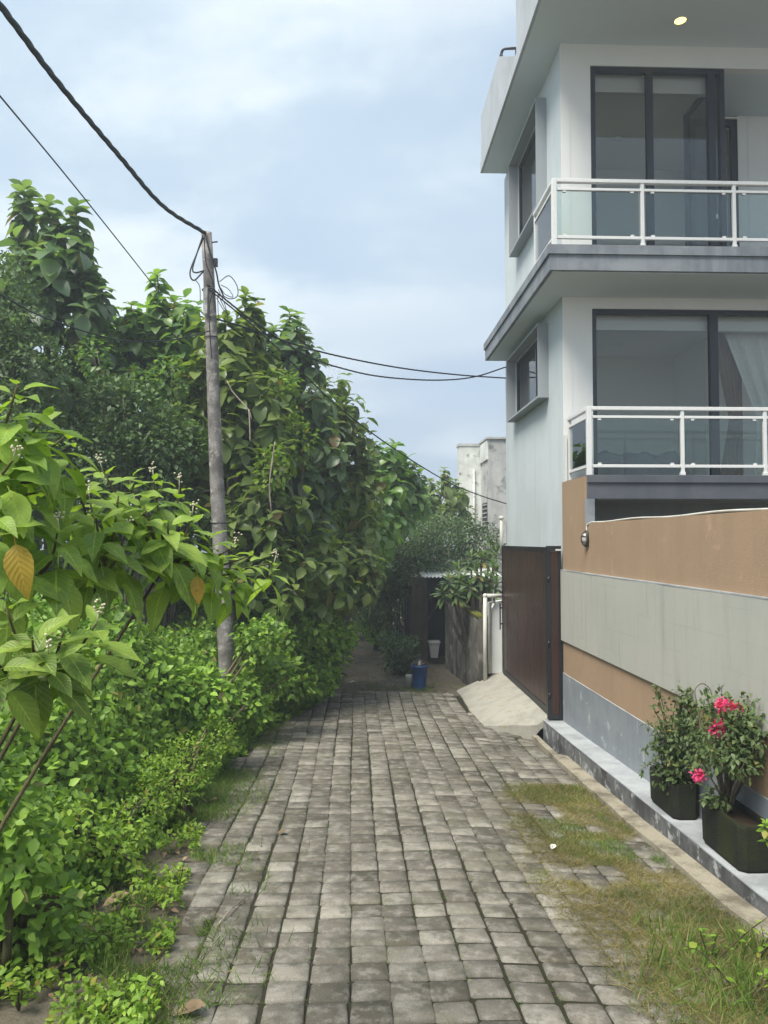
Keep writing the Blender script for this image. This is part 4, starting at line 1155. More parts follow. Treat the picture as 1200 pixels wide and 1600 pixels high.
def teak_tree(label, base_x, base_Y, lobes, spires, mat='teak', leaf=0.40, dens=1.0, seed=1, extra=None, group='teak trees left of the lane'):
    """lobes: (px, py, Y, rx_px, rz_px); spires: (px, py_tip, Y, len_px)"""
    global rng
    rng = np.random.default_rng(seed)
    gp = px(base_x, 845, base_Y); g = gz(gp[0], base_Y)
    t = thing('teak_tree', (gp[0], base_Y, g), label, 'tree', group)
    out = ([], [], [], [])
    tr = MB()
    cx = np.mean([px(l[0], l[1], l[2]) for l in lobes], 0)
    topp = max((px(*s[:3]) for s in spires), key=lambda p: p[2]) if spires else cx + np.array((0, 0, 1))
    trunk = spline([(gp[0], base_Y, g - 0.2), (gp[0] * 0.7 + cx[0] * 0.3 + 0.1, base_Y, g + 1.5), (cx[0], cx[1], cx[2]), (topp[0], topp[1], topp[2] - 0.5)], 18)
    tr.tube(trunk, [0.13 - 0.11 * i / (len(trunk) - 1) for i in range(len(trunk))], 8)
    for (x, y, Y, rx, rz) in lobes:
        c = px(x, y, Y); k = Y / F; ax, az = rx * k, rz * k; ay = ax * 0.9
        j = trunk[int(len(trunk) * 0.45)]
        tr.tube(spline([tuple(j), tuple((np.array(j) * .5 + c * .5) + np.array((0, 0, -.1))), tuple(c)], 8), [0.05, 0.045, 0.04, 0.035, 0.03, 0.025, 0.02, 0.018, 0.015][:9], 6)
        area = 4 * math.pi * ((ax * az + ax * ay + az * ay) / 3)
        n = int(area * 4.2 * dens / (leaf / 0.4) ** 2) + 4
        D = unit(rng.normal(size=(n, 3))); R = rng.uniform(0.55, 1.18, n)
        keep = (D[:, 1] < 0.55) | (rng.random(n) < .4)
        for d, r in zip(D[keep], R[keep]):
            p = c + d * r * np.array((ax, ay, az))
            axd = np.array((0, 0, 1.0)) + 0.55 * d + rng.normal(0, .15, 3)
            shoot_leaves(p + axd * 0.15, axd, int(rng.integers(2, 5)), int(rng.choice((2, 3, 3))), 0.11, leaf * .62, leaf * 1.05, 30, -35, out)
            if rng.random() < 0.5:
                tr.tube([tuple(c + d * r * 0.2 * np.array((ax, ay, az))), tuple(p + d * 0.12)], [0.024, 0.010], 5)
    for (x, y, Y, ln) in spires:
        p = px(x, y, Y); k = Y / F; Lm = ln * k
        axd = np.array((rng.normal(0, .06), rng.normal(0, .06), 1.0))
        nw = max(3, int(Lm / 0.115))
        shoot_leaves(p, axd, nw + 1, 4, 0.105, leaf * .55, leaf * 1.0, 35, -58, out)
        shoot_leaves(p - axd * 0.05, axd, nw, 3, 0.115, leaf * .6, leaf * 0.95, 0, -60, out)
        tr.tube([tuple(p), tuple(p - axd * Lm), tuple(p - axd * (Lm + .8))], [0.012, 0.025, 0.035], 6)
    tr.build('trunk', 'bark', t, True)
    leaves('crown', *[np.array(o) for o in out], T_TEAK, mat, t)
    return t

def leaf_lobes(lobes, n_per_m2, L, shell=(0.55, 1.05), droop=-0.15, back=0.35, lmin=0.6):
    """random outward leaves over ellipsoid lobes; returns arrays"""
    Ps, Ds, Us, Ls = [], [], [], []
    for (x, y, Y, rx, rz) in lobes:
        c = px(x, y, Y); k = Y / F; ax, az = rx * k, rz * k; ay = min(ax, 1.4)
        area = 4 * math.pi * ((ax * az + ax * ay + az * ay) / 3)
        n = int(area * n_per_m2)
        d = unit(rng.normal(size=(n, 3)))
        keep = (d[:, 1] < 0.3) | (rng.random(n) < back)
        d = d[keep]; n = len(d)
        bump = 0.75 + 0.5 * vnoise(d[:, 0] * 3 + x, d[:, 2] * 3 + y, 3, 1.6)
        r = rng.uniform(*shell, n) * bump
        p = c + d * r[:, None] * np.array((ax, ay, az))
        Ps.append(p); Ds.append(d * 0.7 + jitdir(n) * 0.8 + np.array((0, 0, droop)))
        Us.append(np.array((0, 0, 1.0)) + 0.6 * d + 0.5 * jitdir(n)); Ls.append(L * rng.uniform(lmin, 1.3, n))
    return np.concatenate(Ps), np.concatenate(Ds), np.concatenate(Us), np.concatenate(Ls)

def bush(name, label, cat, lobes, base, n_per_m2, L, T_, mat, seed, stem_mat='stem', group=None, Wd=1.0, droop=-0.15, shell=(0.55, 1.05)):
    global rng
    rng = np.random.default_rng(seed)
    bp = px(base[0], 845, base[1]); g = gz(bp[0], base[1])
    t = thing(name, (bp[0], base[1], g), label, cat, group)
    st = MB()
    for (x, y, Y, rx, rz) in lobes:
        c = px(x, y, Y)
        for k in range(3):
            e = c + rng.normal(0, 0.35, 3) * np.array((rx, rx * .7, rz)) * Y / F
            s0 = np.array((bp[0] + rng.normal(0, .08), base[1] + rng.normal(0, .08), g - 0.05))
            mid = s0 * .45 + e * .55 + np.array((0, 0, 0.15))
            st.tube(spline([tuple(s0), tuple(mid), tuple(e)], 8), [0.03 - 0.0028 * q for q in range(9)], 5)
    st.build('stem' if cat != 'tree' else 'trunk', stem_mat, t, True)
    leaves('foliage' if cat != 'tree' else 'crown', *leaf_lobes(lobes, n_per_m2, L, shell, droop), T_, mat, t, Wd)
    return t

# ------------------------------------------------------------------ trees
teak_tree('tall teak tree at the far left with three leafy spires against the sky', 70, 13.0,
          [(70, 430, 13.0, 62, 70), (120, 505, 13.0, 50, 60), (15, 500, 13.4, 60, 70), (60, 590, 12.6, 80, 70), (140, 600, 13.4, 55, 60), (40, 720, 13.2, 90, 90)],
          [(38, 296, 13.0, 90), (76, 318, 13.0, 110), (118, 325, 13.0, 130), (68, 392, 12.8, 60), (138, 420, 13.0, 70), (100, 360, 13.2, 80)], 'teak', 0.44, 0.95, 21)
teak_tree('broad teak tree with one slim spire between pole and the tall left tree', 225, 14.2,
          [(185, 540, 14.2, 55, 60), (245, 545, 14.4, 60, 62), (290, 540, 14.0, 40, 55), (200, 640, 14.0, 70, 70), (280, 640, 14.3, 60, 70), (240, 760, 14, 90, 90)],
          [(246, 430, 14.2, 75), (272, 472, 14.2, 50), (205, 478, 14.0, 40), (300, 488, 14, 40), (165, 482, 14.2, 50)], 'teak_b', 0.37, 1.0, 22)
teak_tree('teak tree directly behind the utility pole', 345, 13.2,
          [(345, 560, 13.4, 45, 60), (385, 545, 14.0, 38, 55), (330, 650, 13.4, 55, 70), (395, 650, 13.4, 55, 75), (360, 760, 13.4, 70, 80), (415, 800, 13.0, 60, 80)],
          [(384, 462, 13.8, 90), (352, 500, 13.4, 50), (404, 490, 13.9, 50)], 'teak_c', 0.36, 1.15, 23)
teak_tree('teak tree right of the pole with two rounded tops', 450, 15.2,
          [(448, 560, 15.2, 42, 52), (470, 640, 15.0, 52, 70), (430, 690, 15.2, 55, 70), (480, 740, 14.6, 55, 70), (450, 830, 14.6, 65, 80)],
          [(452, 488, 15.2, 70), (474, 523, 15.2, 60), (428, 512, 15.3, 55), (465, 500, 15.4, 50)], 'teak', 0.36, 1.05, 24)
teak_tree('teak tree with a brown seed tuft on the descending tree line', 470, 16.4,
          [(520, 650, 16.6, 35, 50), (535, 700, 16.4, 38, 55), (500, 760, 16.2, 50, 65), (560, 780, 16.6, 40, 60), (520, 850, 15.8, 60, 70)],
          [(508, 596, 16.5, 55), (545, 640, 16.5, 50), (486, 610, 16.4, 50), (568, 690, 16.6, 45)], 'teak_c', 0.33, 1.1, 25)
teak_tree('low spreading teak tree with a branch of leaves reaching towards the far building', 515, 19.0,
          [(590, 735, 19, 34, 40), (625, 745, 19.2, 26, 20), (600, 800, 18.8, 50, 50), (565, 830, 18, 45, 55), (640, 790, 19.5, 26, 34)],
          [(585, 694, 19, 35), (638, 728, 19.4, 22), (655, 740, 19.5, 20), (610, 712, 19, 25)], 'teak_b', 0.38, 1.2, 26)
teak_tree('most distant teak tree in front of the far building', 690, 27.0,
          [(685, 795, 27, 34, 38), (660, 810, 27, 25, 35), (712, 805, 27.5, 22, 32)],
          [(694, 733, 27, 26), (672, 752, 27, 20), (712, 752, 27.3, 18)], 'teak_c', 0.40, 1.3, 27)
teak_tree('shadowed teak tree filling the gap low behind the undergrowth', 405, 13.6,
          [(425, 900, 13.0, 55, 60), (490, 900, 13.6, 55, 60), (545, 905, 15.0, 45, 55), (395, 850, 12.9, 50, 55)],
          [(405, 830, 13.0, 40), (470, 838, 13.4, 40), (520, 842, 14, 40)], 'teak_c', 0.30, 1.2, 28)
teak_tree('dim teak tree deep behind the others over the end of the lane', 490, 24.0,
          [(560, 850, 24, 50, 60), (610, 860, 25, 40, 45), (500, 830, 22, 55, 70), (640, 830, 26, 35, 40)], [], 'teak', 0.42, 1.0, 29)
teak_tree('background teak tree seen between the crowns behind the pole', 300, 18.5,
          [(300, 600, 18.5, 80, 60), (180, 620, 18.5, 80, 70), (400, 620, 18.5, 70, 70), (100, 640, 18.5, 80, 70), (250, 740, 18, 100, 80), (420, 760, 18, 90, 80)], [], 'teak', 0.45, 0.8, 30)
# brown seed tufts
rng = np.random.default_rng(5)
tf = thing('seed_tuft', px(478, 640, 16.0), 'dry brown seed tuft on the sloping teak crown', 'seed head')
P_, D_, U_, L_ = leaf_lobes([(480, 618, 15.9, 22, 26)], 260, 0.10)
leaves('tuft', P_, D_, U_, L_, T_SMALL, 'brown_tuft', tf)
tf2 = thing('seed_tuft', px(524, 600, 16.4), 'wispy pale seed tuft at the skyline edge of the teak trees', 'seed head')
P_, D_, U_, L_ = leaf_lobes([(522, 592, 16.5, 12, 26)], 120, 0.05)
leaves('tuft', P_, D_, U_, L_, T_LONG, 'brown_tuft', tf2)

bush('fine_leaved_tree', 'dark fine-leaved tree at the left edge below the tall teak', 'tree',
     [(10, 470, 11.5, 55, 80), (50, 580, 11.5, 70, 60), (-40, 560, 11.5, 70, 90), (0, 680, 11, 90, 80)], (-30, 11.5), 330, 0.085, T_SMALL, 'fine', 41, 'bark')
bush('fine_leaved_tree', 'dark ferny tree in the shade behind the broad-leaved shrub', 'tree',
     [(190, 640, 12.4, 70, 55), (260, 690, 12.6, 50, 60), (130, 720, 11.8, 80, 70), (240, 790, 12.6, 80, 70), (250, 700, 12.4, 60, 60)], (210, 12.2), 330, 0.095, T_SMALL, 'fine', 42, 'bark')
bush('fine_leaved_tree', 'dark low tree closing the gap behind the foreground shrub at left', 'tree',
     [(60, 830, 12.5, 110, 70), (200, 850, 12.8, 90, 60), (-60, 800, 12.5, 90, 90), (300, 880, 13.0, 60, 50), (60, 740, 14, 110, 70)], (80, 12.6), 260, 0.11, T_SMALL, 'fine', 47, 'bark')
bush('climbing_vine', 'fine-leaved vine draped over the teak crowns right of the pole', 'vine',
     [(440, 610, 13.9, 28, 40), (465, 690, 13.7, 30, 45), (425, 735, 12.7, 26, 40), (500, 800, 14.6, 26, 40)], (430, 13.6), 230, 0.10, T_OVAL, 'weed', 48, 'bark')
bush('climbing_vine', 'light green vine hanging among the leaves between pole and tall left tree', 'vine',
     [(270, 600, 13.2, 30, 45), (215, 600, 13.2, 30, 30), (150, 560, 12.6, 26, 40), (300, 700, 12.9, 22, 45)], (260, 13.2), 210, 0.11, T_OVAL, 'teak_b', 49, 'bark')
bush('bougainvillea_hedge', 'large dark bougainvillea arching over the end of the lane and shed', 'hedge',
     [(640, 850, 21.5, 62, 40), (700, 840, 21.5, 55, 38), (600, 880, 21, 50, 50), (650, 900, 20.8, 45, 35), (745, 850, 21.5, 40, 35), (590, 935, 21.5, 42, 45), (690, 880, 21.2, 60, 25)],
     (640, 21.8), 420, 0.085, T_SMALL, 'boug', 43, 'bark')
bush('dark_shrub', 'dark shrub filling the shaded end of the lane', 'shrub',
     [(560, 940, 25, 60, 55), (610, 960, 26, 45, 40), (520, 920, 20, 40, 60), (590, 900, 27, 60, 60)], (575, 25), 260, 0.12, T_SMALL, 'fine', 44)
bush('shrub', 'low leafy shrub on the path left of the blue bin', 'shrub',
     [(625, 1018, 18.0, 28, 22), (612, 1004, 18.4, 18, 18), (640, 1008, 18.2, 16, 14), (628, 1036, 17.9, 24, 12)], (625, 18.1), 420, 0.10, T_OVAL, 'boug', 45)
bush('shrub', 'faint green shrub in the dark beside the iron fence', 'shrub',
     [(590, 985, 22, 24, 22), (570, 970, 22.5, 18, 18)], (588, 22), 350, 0.10, T_OVAL, 'under_leaf', 46)

# plumeria over the old wall
rng = np.random.default_rng(61)
pl = thing('plumeria_tree', (px(745, 900, 17.4)[0], 17.4, -3.0), 'plumeria with long glossy leaves leaning over the old wall', 'tree')
out = ([], [], [], []); st = MB()
pb0 = np.array((px(748, 900, 17.4)[0], 17.4, -3.0))
for (x, y, Y) in ((700, 905, 16.6), (716, 888, 17.0), (735, 872, 17.4), (752, 868, 17.6), (770, 885, 17.2), (760, 905, 16.9), (735, 915, 16.6), (712, 925, 16.5), (776, 910, 16.9), (745, 893, 16.8), (690, 925, 16.6), (775, 865, 17.6), (722, 905, 16.8), (765, 850, 18)):
    p = px(x, y, Y); axd = unit(p - pb0 + np.array((0, 0, 0.6)))
    shoot_leaves(p, axd, 4, 5, 0.05, 0.24, 0.34, 55, -25, out)
    st.tube(spline([tuple(pb0), tuple(pb0 * .4 + p * .6 + np.array((0, 0, -.15))), tuple(p)], 8), [0.05 - 0.004 * q for q in range(9)], 6)
st.build('trunk', 'bark', pl, True)
leaves('crown', *[np.array(o) for o in out], T_LONG, 'plumeria', pl, 1.15)

# dead pale branches among the trees
for i, (lab, ptl) in enumerate((('forked pale dead branch in front of the teaks right of the pole', [(393, 655, 12.6), (388, 640, 12.6), (372, 622, 12.6), (362, 610, 12.6), (355, 595, 12.6)]),
                                ('straight pale dead stem right of the pole', [(391, 690, 12.5), (390, 660, 12.5), (389, 640, 12.5)]),
                                ('thin bare stem hanging among the dark leaves right of the pole', [(424, 800, 12.2), (421, 760, 12.2), (426, 715, 12.2), (430, 690, 12.2)]))):
    tag(tube('dead_branch', spline([px(*q) for q in ptl], 14), 0.011, 'twig', None, 6), lab, 'branch')

# ------------------------------------------------------------------ undergrowth on the left
rng = np.random.default_rng(77)
def ug_edge(y): return np.interp(y, [3, 4.5, 5.6, 7, 8, 9, 12, 13.5, 15, 16.5, 18], [-2.4, -2.2, -2.1, -2.02, -1.95, -1.9, -1.68, -1.15, -0.78, -0.6, -0.55])
def ug_height(x, y):
    d = np.clip(ug_edge(y) - x, 0, 6)
    h = 1.75 * (1 - np.exp(-d / 0.42)) * np.interp(y, [3, 5, 8, 11, 14, 16, 18], [0.52, 0.6, 0.88, 0.98, 1.1, 1.1, 0.9])
    h = h * (0.62 + 0.75 * vnoise(x, y, 8, 0.85)) + 0.30 * (vnoise(x, y, 9, 2.6) - 0.4) * np.clip(d * 2, 0, 1)
    return np.clip(h, 0.03, 2.4)
n = 150000
y = 3.2 + 15 * rng.random(n) ** 0.95
x = ug_edge(y) + 0.12 - rng.random(n) ** 1.4 * 5.5
vis = (x - 0.035 * y) / y > -0.62
x, y = x[vis], y[vis]; n = len(x)
h = ug_height(x, y)
hx = (ug_height(x + .08, y) - h) / .08; hy = (ug_height(x, y + .08) - h) / .08
nrm = unit(np.stack([-hx, -hy, np.full(n, 1.0)], 1))
fr = 1 - rng.random(n) ** 2 * 0.55
z = ground_z(x, y) + h * fr
P_ = np.stack([x, y, z], 1) + 0.05 * rng.normal(size=(n, 3))
D_ = nrm * 0.5 + jitdir(n) + np.array((0, 0, -0.1))
U_ = nrm + 0.55 * jitdir(n)
L_ = rng.uniform(0.05, 0.115, n) * np.interp(y, [3, 6, 18], [0.8, 0.9, 1.1])
big = (rng.random(n) < 0.16) | (y < 8.5)
o = leaves('undergrowth', P_[~big], D_[~big], U_[~big], L_[~big], T_SMALL, 'under_leaf', None, 1.15)
tag(o, 'dense green leafy undergrowth along the left of the lane', 'undergrowth', kind='stuff')
o = leaves('broad_undergrowth', P_[big], D_[big], U_[big], L_[big] * np.where(y[big] < 8.5, 1.05, 1.5), T_OVAL, 'under_leaf', None, 1.25)
tag(o, 'broader leaves scattered through the green undergrowth', 'undergrowth', kind='stuff')
# added dark mound under it: its colour stands in for shade in the gaps
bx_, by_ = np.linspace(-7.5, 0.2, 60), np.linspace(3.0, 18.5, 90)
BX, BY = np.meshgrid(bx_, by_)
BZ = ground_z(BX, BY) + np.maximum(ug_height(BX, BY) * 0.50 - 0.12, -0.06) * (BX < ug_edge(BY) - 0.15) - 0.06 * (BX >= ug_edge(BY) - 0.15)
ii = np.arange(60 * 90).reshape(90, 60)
mk('gap_shade_mound', np.stack([BX.ravel(), BY.ravel(), BZ.ravel()], 1), np.stack([ii[:-1, :-1], ii[:-1, 1:], ii[1:, 1:], ii[1:, :-1]], -1).reshape(-1, 4).tolist(), 'soil', None, True)
tag(bpy.data.objects['gap_shade_mound'], kind='structure')

bush('shrub', 'leafy green shrub jutting into the lane at the far end of the undergrowth', 'shrub',
     [(500, 1010, 14.2, 45, 45), (535, 995, 14.6, 22, 28), (470, 975, 13.6, 45, 40), (490, 1055, 14.0, 34, 34), (450, 1060, 13.0, 40, 40), (420, 1000, 12.9, 45, 45)], (450, 14.3), 420, 0.11, T_OVAL, 'under_leaf', 51, Wd=1.2)
bush('shrub', 'rounded green shrub around the foot of the pole', 'shrub',
     [(410, 1000, 11.2, 40, 35), (420, 1045, 11.8, 40, 40), (320, 1095, 9.6, 50, 55), (385, 1090, 11.2, 40, 40), (240, 1070, 9.2, 60, 55)], (300, 10.2), 420, 0.10, T_OVAL, 'under_leaf', 52, Wd=1.2)
bush('weed_clump', 'bright green ferny weeds bulging onto the paving edge', 'weeds',
     [(300, 1185, 8.2, 45, 42), (255, 1220, 7.4, 45, 45), (335, 1150, 9.2, 35, 32), (220, 1280, 6.7, 40, 40)], (270, 8.0), 900, 0.052, T_SMALL, 'weed', 53, Wd=0.8)
bush('weed_clump', 'yellowish green weeds low in front of the fern clump', 'weeds',
     [(175, 1330, 6.2, 45, 45), (110, 1300, 6.0, 60, 50), (240, 1240, 7.5, 30, 30)], (160, 6.3), 600, 0.065, T_OVAL, 'weed', 54)
bush('shrub', 'dark leafy shrub in the lower left corner beneath the broad leaves', 'shrub',
     [(30, 1330, 4.6, 70, 90), (-30, 1250, 4.6, 80, 110), (60, 1420, 4.8, 60, 50)], (0, 4.7), 420, 0.085, T_OVAL, 'under_leaf', 55, Wd=1.2)

# ------------------------------------------------------------------ broad-leaved shrub in the left foreground: each large leaf a part
rng = np.random.default_rng(91)
def big_leaf_mesh(seed, mat):
    r = random.Random(seed)
    nu, nv = 9, 5
    v, uvs, f = [], [], []
    curl, fold, wav = r.uniform(0.12, 0.5), r.uniform(0.05, 0.22), r.uniform(0.01, 0.03)
    twist = r.uniform(-0.25, 0.25)
    for i in range(nu):
        u = i / (nu - 1)
        w = 0.235 * (math.sin(math.pi * min(1, u ** 0.78)) ** 0.9) * (1 - 0.30 * u) * 1.18 if 0 < u < 1 else 0.004
        for j in range(nv):
            s = (j / (nv - 1) - 0.5) * 2
            k = u * 1.0
            zc = -curl * k * k + 0.04 * k
            vv = s * w
            v.append((u * (1 - 0.1 * curl), vv, zc + fold * abs(s) * w * 1.6 + wav * math.sin(u * 11 + s * 2) * abs(s) + twist * vv * u))
            uvs.append((0.5 + 0.5 * s, u))
    for i in range(nu - 1):
        for j in range(nv - 1):
            a = i * nv + j; f.append((a, a + nv, a + nv + 1, a + 1))
    # petiole
    k = len(v)
    for (x, z) in ((-0.16, -0.01), (0.02, 0.0)):
        for (dy, dz) in ((-0.008, 0), (0.008, 0), (0, -0.014)): v.append((x, dy, z + dz)); uvs.append((0.5, 0.0))
    f += [(k, k + 1, k + 4, k + 3), (k + 1, k + 2, k + 5, k + 4), (k + 2, k, k + 3, k + 5)]
    me = bpy.data.meshes.new('leaf'); me.from_pydata(v, [], f)
    uvl = me.uv_layers.new(name='UVMap')
    for lp_ in me.loops: uvl.data[lp_.index].uv = uvs[lp_.vertex_index]
    me.polygons.foreach_set('use_smooth', [True] * len(f)); me.materials.append(M[mat]); me.update()
    return me
BL = [big_leaf_mesh(s, 'big_leaf') for s in range(8)]
YLM = [big_leaf_mesh(s + 30, 'yellow_leaf') for s in range(2)]
shrub = thing('broad_leaved_shrub', (-1.75, 2.6, gz(-1.75, 2.6)), 'large broad-leaved shrub arching in from the left edge in the foreground', 'shrub')
rootp = np.array((-1.75, 2.6, gz(-1.75, 2.6)))
def leaf_matrix(p, d, up, L):
    d = unit(np.asarray(d, float)); q = unit(np.cross(np.asarray(up, float), d)); nn = np.cross(d, q)
    return Matrix(((d[0] * L, q[0] * L, nn[0] * L, p[0]), (d[1] * L, q[1] * L, nn[1] * L, p[1]), (d[2] * L, q[2] * L, nn[2] * L, p[2] + ZE), (0, 0, 0, 1)))
# rosettes: (px, py, Y, leaf length, number)
ros = [(28, 600, 2.5, .20, 12), (-15, 650, 2.5, .22, 12), (70, 650, 2.6, .21, 12), (20, 720, 2.4, .22, 12), (105, 680, 2.8, .19, 11), (-20, 730, 2.6, .22, 10),
       (-10, 800, 2.3, .22, 11), (60, 770, 2.6, .22, 12), (120, 750, 2.9, .20, 12), (160, 735, 3.1, .19, 11), (200, 745, 3.2, .19, 12), (240, 750, 3.3, .19, 12), (280, 762, 3.4, .18, 11),
       (225, 790, 3.1, .19, 12), (262, 815, 3.1, .20, 12), (300, 805, 3.3, .18, 12), (330, 835, 3.4, .17, 12), (365, 855, 3.6, .16, 12), (388, 870, 3.7, .16, 11), (345, 865, 3.5, .16, 12),
       (150, 810, 2.8, .21, 12), (90, 830, 2.6, .22, 12), (195, 835, 3.0, .20, 12), (250, 855, 3.2, .18, 11), (30, 870, 2.5, .21, 11), (185, 775, 3.0, .2, 11), (40, 680, 2.5, .2, 10),
       (428, 880, 4.0, .14, 9), (310, 870, 3.3, .17, 11), (130, 870, 2.8, .19, 10), (375, 895, 3.6, .15, 10), (90, 740, 2.8, .2, 10), (140, 780, 3.0, .19, 10),
       (100, 985, 2.3, .21, 9), (150, 975, 2.4, .21, 9), (50, 995, 2.2, .21, 9), (10, 950, 2.3, .20, 9), (75, 1025, 2.2, .20, 8), (-10, 1030, 2.1, .20, 8),
       ]
stb = MB(); fl_v = MB(); LV = []
limbs = [px(-60, 920, 2.5), px(60, 900, 2.7), px(50, 1070, 2.4), px(160, 900, 2.9), px(-40, 740, 2.5), px(260, 880, 3.2)]
for lm in limbs:
    stb.tube(spline([tuple(rootp), tuple(rootp * .5 + lm * .5 + np.array((-0.12, 0, .0))), tuple(lm)], 12), [0.013 - 0.0006 * q for q in range(13)], 6)
for (x, yq, Y, L, k) in ros:
    p = px(x, yq, Y)
    lm = min(limbs, key=lambda q: np.linalg.norm(q - p))
    axd = unit(unit(p - lm) * 0.5 + np.array((0, -0.25, 0.9)))
    stb.tube(spline([tuple(lm), tuple(lm * .45 + p * .55 + np.array((0, 0.02, -.03))), tuple(p)], 8), [0.008 - 0.0006 * q for q in range(9)], 5)
    a = unit(np.cross(axd, [0.2, 1, 0.1])); b = np.cross(axd, a); th0 = rng.uniform(0, 6.28)
    for i in range(k):
        t = i / max(1, k - 1)
        th = th0 + 2.4 * i + rng.normal(0, .2); el = math.radians(48 - 88 * t) + rng.normal(0, .15)
        rad = a * math.cos(th) + b * math.sin(th)
        d = rad * math.cos(el) + axd * math.sin(el) + np.array((0, -0.12, -0.22))
        up = axd * math.cos(el) - rad * math.sin(el) + np.array((0, -0.25, .35))
        Ll = L * 0.9 * (0.42 + 0.68 * t ** 0.7) * rng.uniform(.75, 1.15)
        LV.append((Ll / Y * (1 if -80 < x else .3), leaf_matrix(p - axd * 0.016 * i + rad * 0.02, d, up, Ll), int(rng.integers(8)), False))
    if rng.random() < 0.35:
        for q in range(10):
            c = p + axd * (0.04 + 0.02 * rng.random()) + rng.normal(0, .011, 3)
            fl_v.add(*ellipsoid(c[0], c[1], c[2] , .0045, .0045, .004, 6, 4))
        fl_v.tube([tuple(p), tuple(p + axd * .045)], 0.002, 5)
for (x, yq, Y, L) in ((24, 880, 2.3, .17), (308, 930, 3.15, .12)):
    p = px(x, yq - 30, Y); LV.append((9, leaf_matrix(p, (rng.normal(0, .15), -0.2, -1), (0.2, -1, 0.1), L), int(rng.integers(2)), True))
LV.sort(key=lambda q: -q[0])
wsh = Matrix.Translation(-shrub.location)
rest_v, rest_f = [], []
for i, (_, m_, vi, yel) in enumerate(LV):
    me = (YLM if yel else BL)[vi]
    if i < 300:
        o = bpy.data.objects.new('leaf', me); C.objects.link(o); o.parent = shrub; o.matrix_basis = wsh @ m_
    else:
        k = len(rest_v)
        rest_v += [(m_ @ v_.co) - Vector((0, 0, ZE)) for v_ in me.vertices]; rest_f += [tuple(j + k for j in pg.vertices) for pg in me.polygons]
ro = mk('smaller_leaves', [tuple(q) for q in rest_v], rest_f, 'big_leaf', shrub, True)
tag(ro, kind='stuff')
stb.build('stem', 'stem', shrub, True)
tag(fl_v.build('flower_heads', 'flower', shrub, True), kind='stuff')

# ------------------------------------------------------------------ planters with bougainvillea
def planter(label, x0, x1, y0, y1, hgt, c=0.055):
    zb = ledge_z((y0 + y1) / 2) + 0.004
    t = thing('planter', ((x0 + x1) / 2, (y0 + y1) / 2, zb), label, 'planter', 'mossy planters on the ledge')
    def ring(ins, z):
        a, b, d, e = x0 + ins, x1 - ins, y0 + ins, y1 - ins
        q = c * 0.9
        return [(a + q, d, z), (b - q, d, z), (b, d + q, z), (b, e - q, z), (b - q, e, z), (a + q, e, z), (a, e - q, z), (a, d + q, z)]
    z1 = zb + hgt
    rings = [ring(0.02, zb), ring(0.006, zb + 0.03), ring(0.0, z1 - 0.02), ring(0.004, z1), ring(0.028, z1), ring(0.03, z1 - 0.06)]
    v = sum(rings, []); f = [tuple(range(8))[::-1]]
    for i in range(len(rings) - 1):
        for k in range(8):
            q = (k + 1) % 8; f.append((i * 8 + k, i * 8 + q, i * 8 + 8 + q, i * 8 + 8 + k))
    mk('planter_body', v, f, 'planter', t)
    sv = ring(0.031, z1 - 0.055); mk('soil', sv, [tuple(range(8))], 'soil', t)
    return z1
z1a = planter('mossy dark planter farther along the ledge, left of the other', 2.955, 3.215, 7.16, 7.80, 0.34)
z1b = planter('mossy dark planter at the right edge, nearer one on the ledge', 2.95, 3.23, 5.90, 6.62, 0.37)
def potted(label, cx, cy, z0, lobes, seed, bracts, L=0.052):
    global rng
    rng = np.random.default_rng(seed)
    t = thing('bougainvillea', (cx, cy, z0), label, 'plant', 'potted bougainvilleas')
    st = MB()
    base = np.array((cx, cy, z0 - 0.05))
    for (x, y, Y, rx, rz) in lobes:
        c = px(x, y, Y)
        for k in range(3):
            e = c + rng.normal(0, .5, 3) * np.array((rx, rx, rz)) * Y / F
            st.tube(spline([tuple(base + rng.normal(0, .02, 3)), tuple(base * .5 + e * .5 + rng.normal(0, .03, 3)), tuple(e)], 8), [0.013 - 0.0012 * q for q in range(9)], 5)
    out = ([], [], [], [])
    lx0, lx1 = min(l[0] for l in lobes), max(l[0] for l in lobes)
    for k in range(16):
        Y = lobes[0][2] + rng.uniform(-.25, .2)
        e = px(rng.uniform(lx0 - 35, lx1 + 30), rng.uniform(1072, 1205), Y)
        e[0] = min(e[0], Xw(cy) - 0.08)
        mid = base * .45 + e * .55 + np.array((0, 0, .10))
        sp = spline([tuple(base), tuple(mid), tuple(e), tuple(e + np.array((rng.normal(0, .06), -.03, -.05)))], 15)
        st.tube(sp, [0.006 - 0.0003 * q for q in range(len(sp))], 5)
        for q in range(6, len(sp)):
            for w_ in range(2):
                out[0].append(np.array(sp[q])); out[1].append(jitdir(1)[0] + np.array((0, -.2, -.1))); out[2].append(np.array((0, 0, 1.)) + .4 * jitdir(1)[0]); out[3].append(L * rng.uniform(.6, 1.1))
    st.build('stem', 'bark', t, True)
    leaves('shoot_foliage', *[np.array(o) for o in out], T_OVAL, 'pot_leaf', t)
    P, D, U, Ls = leaf_lobes(lobes, 1250, L, (0.2, 1.3), -0.25, 0.6)
    keep = P[:, 0] < Xw(cy) - 0.05
    leaves('foliage', P[keep], D[keep], U[keep], Ls[keep], T_OVAL, 'pot_leaf', t)
    for (x, y, Y, r) in bracts:
        P, D, U, Ls = leaf_lobes([(x, y, Y, r, r)], 2600, 0.036, (0.3, 1.0), 0.0, 1.0)
        leaves('flower_cluster', P, D, U, Ls, T_OVAL, 'bract', t, 1.5)
    return t
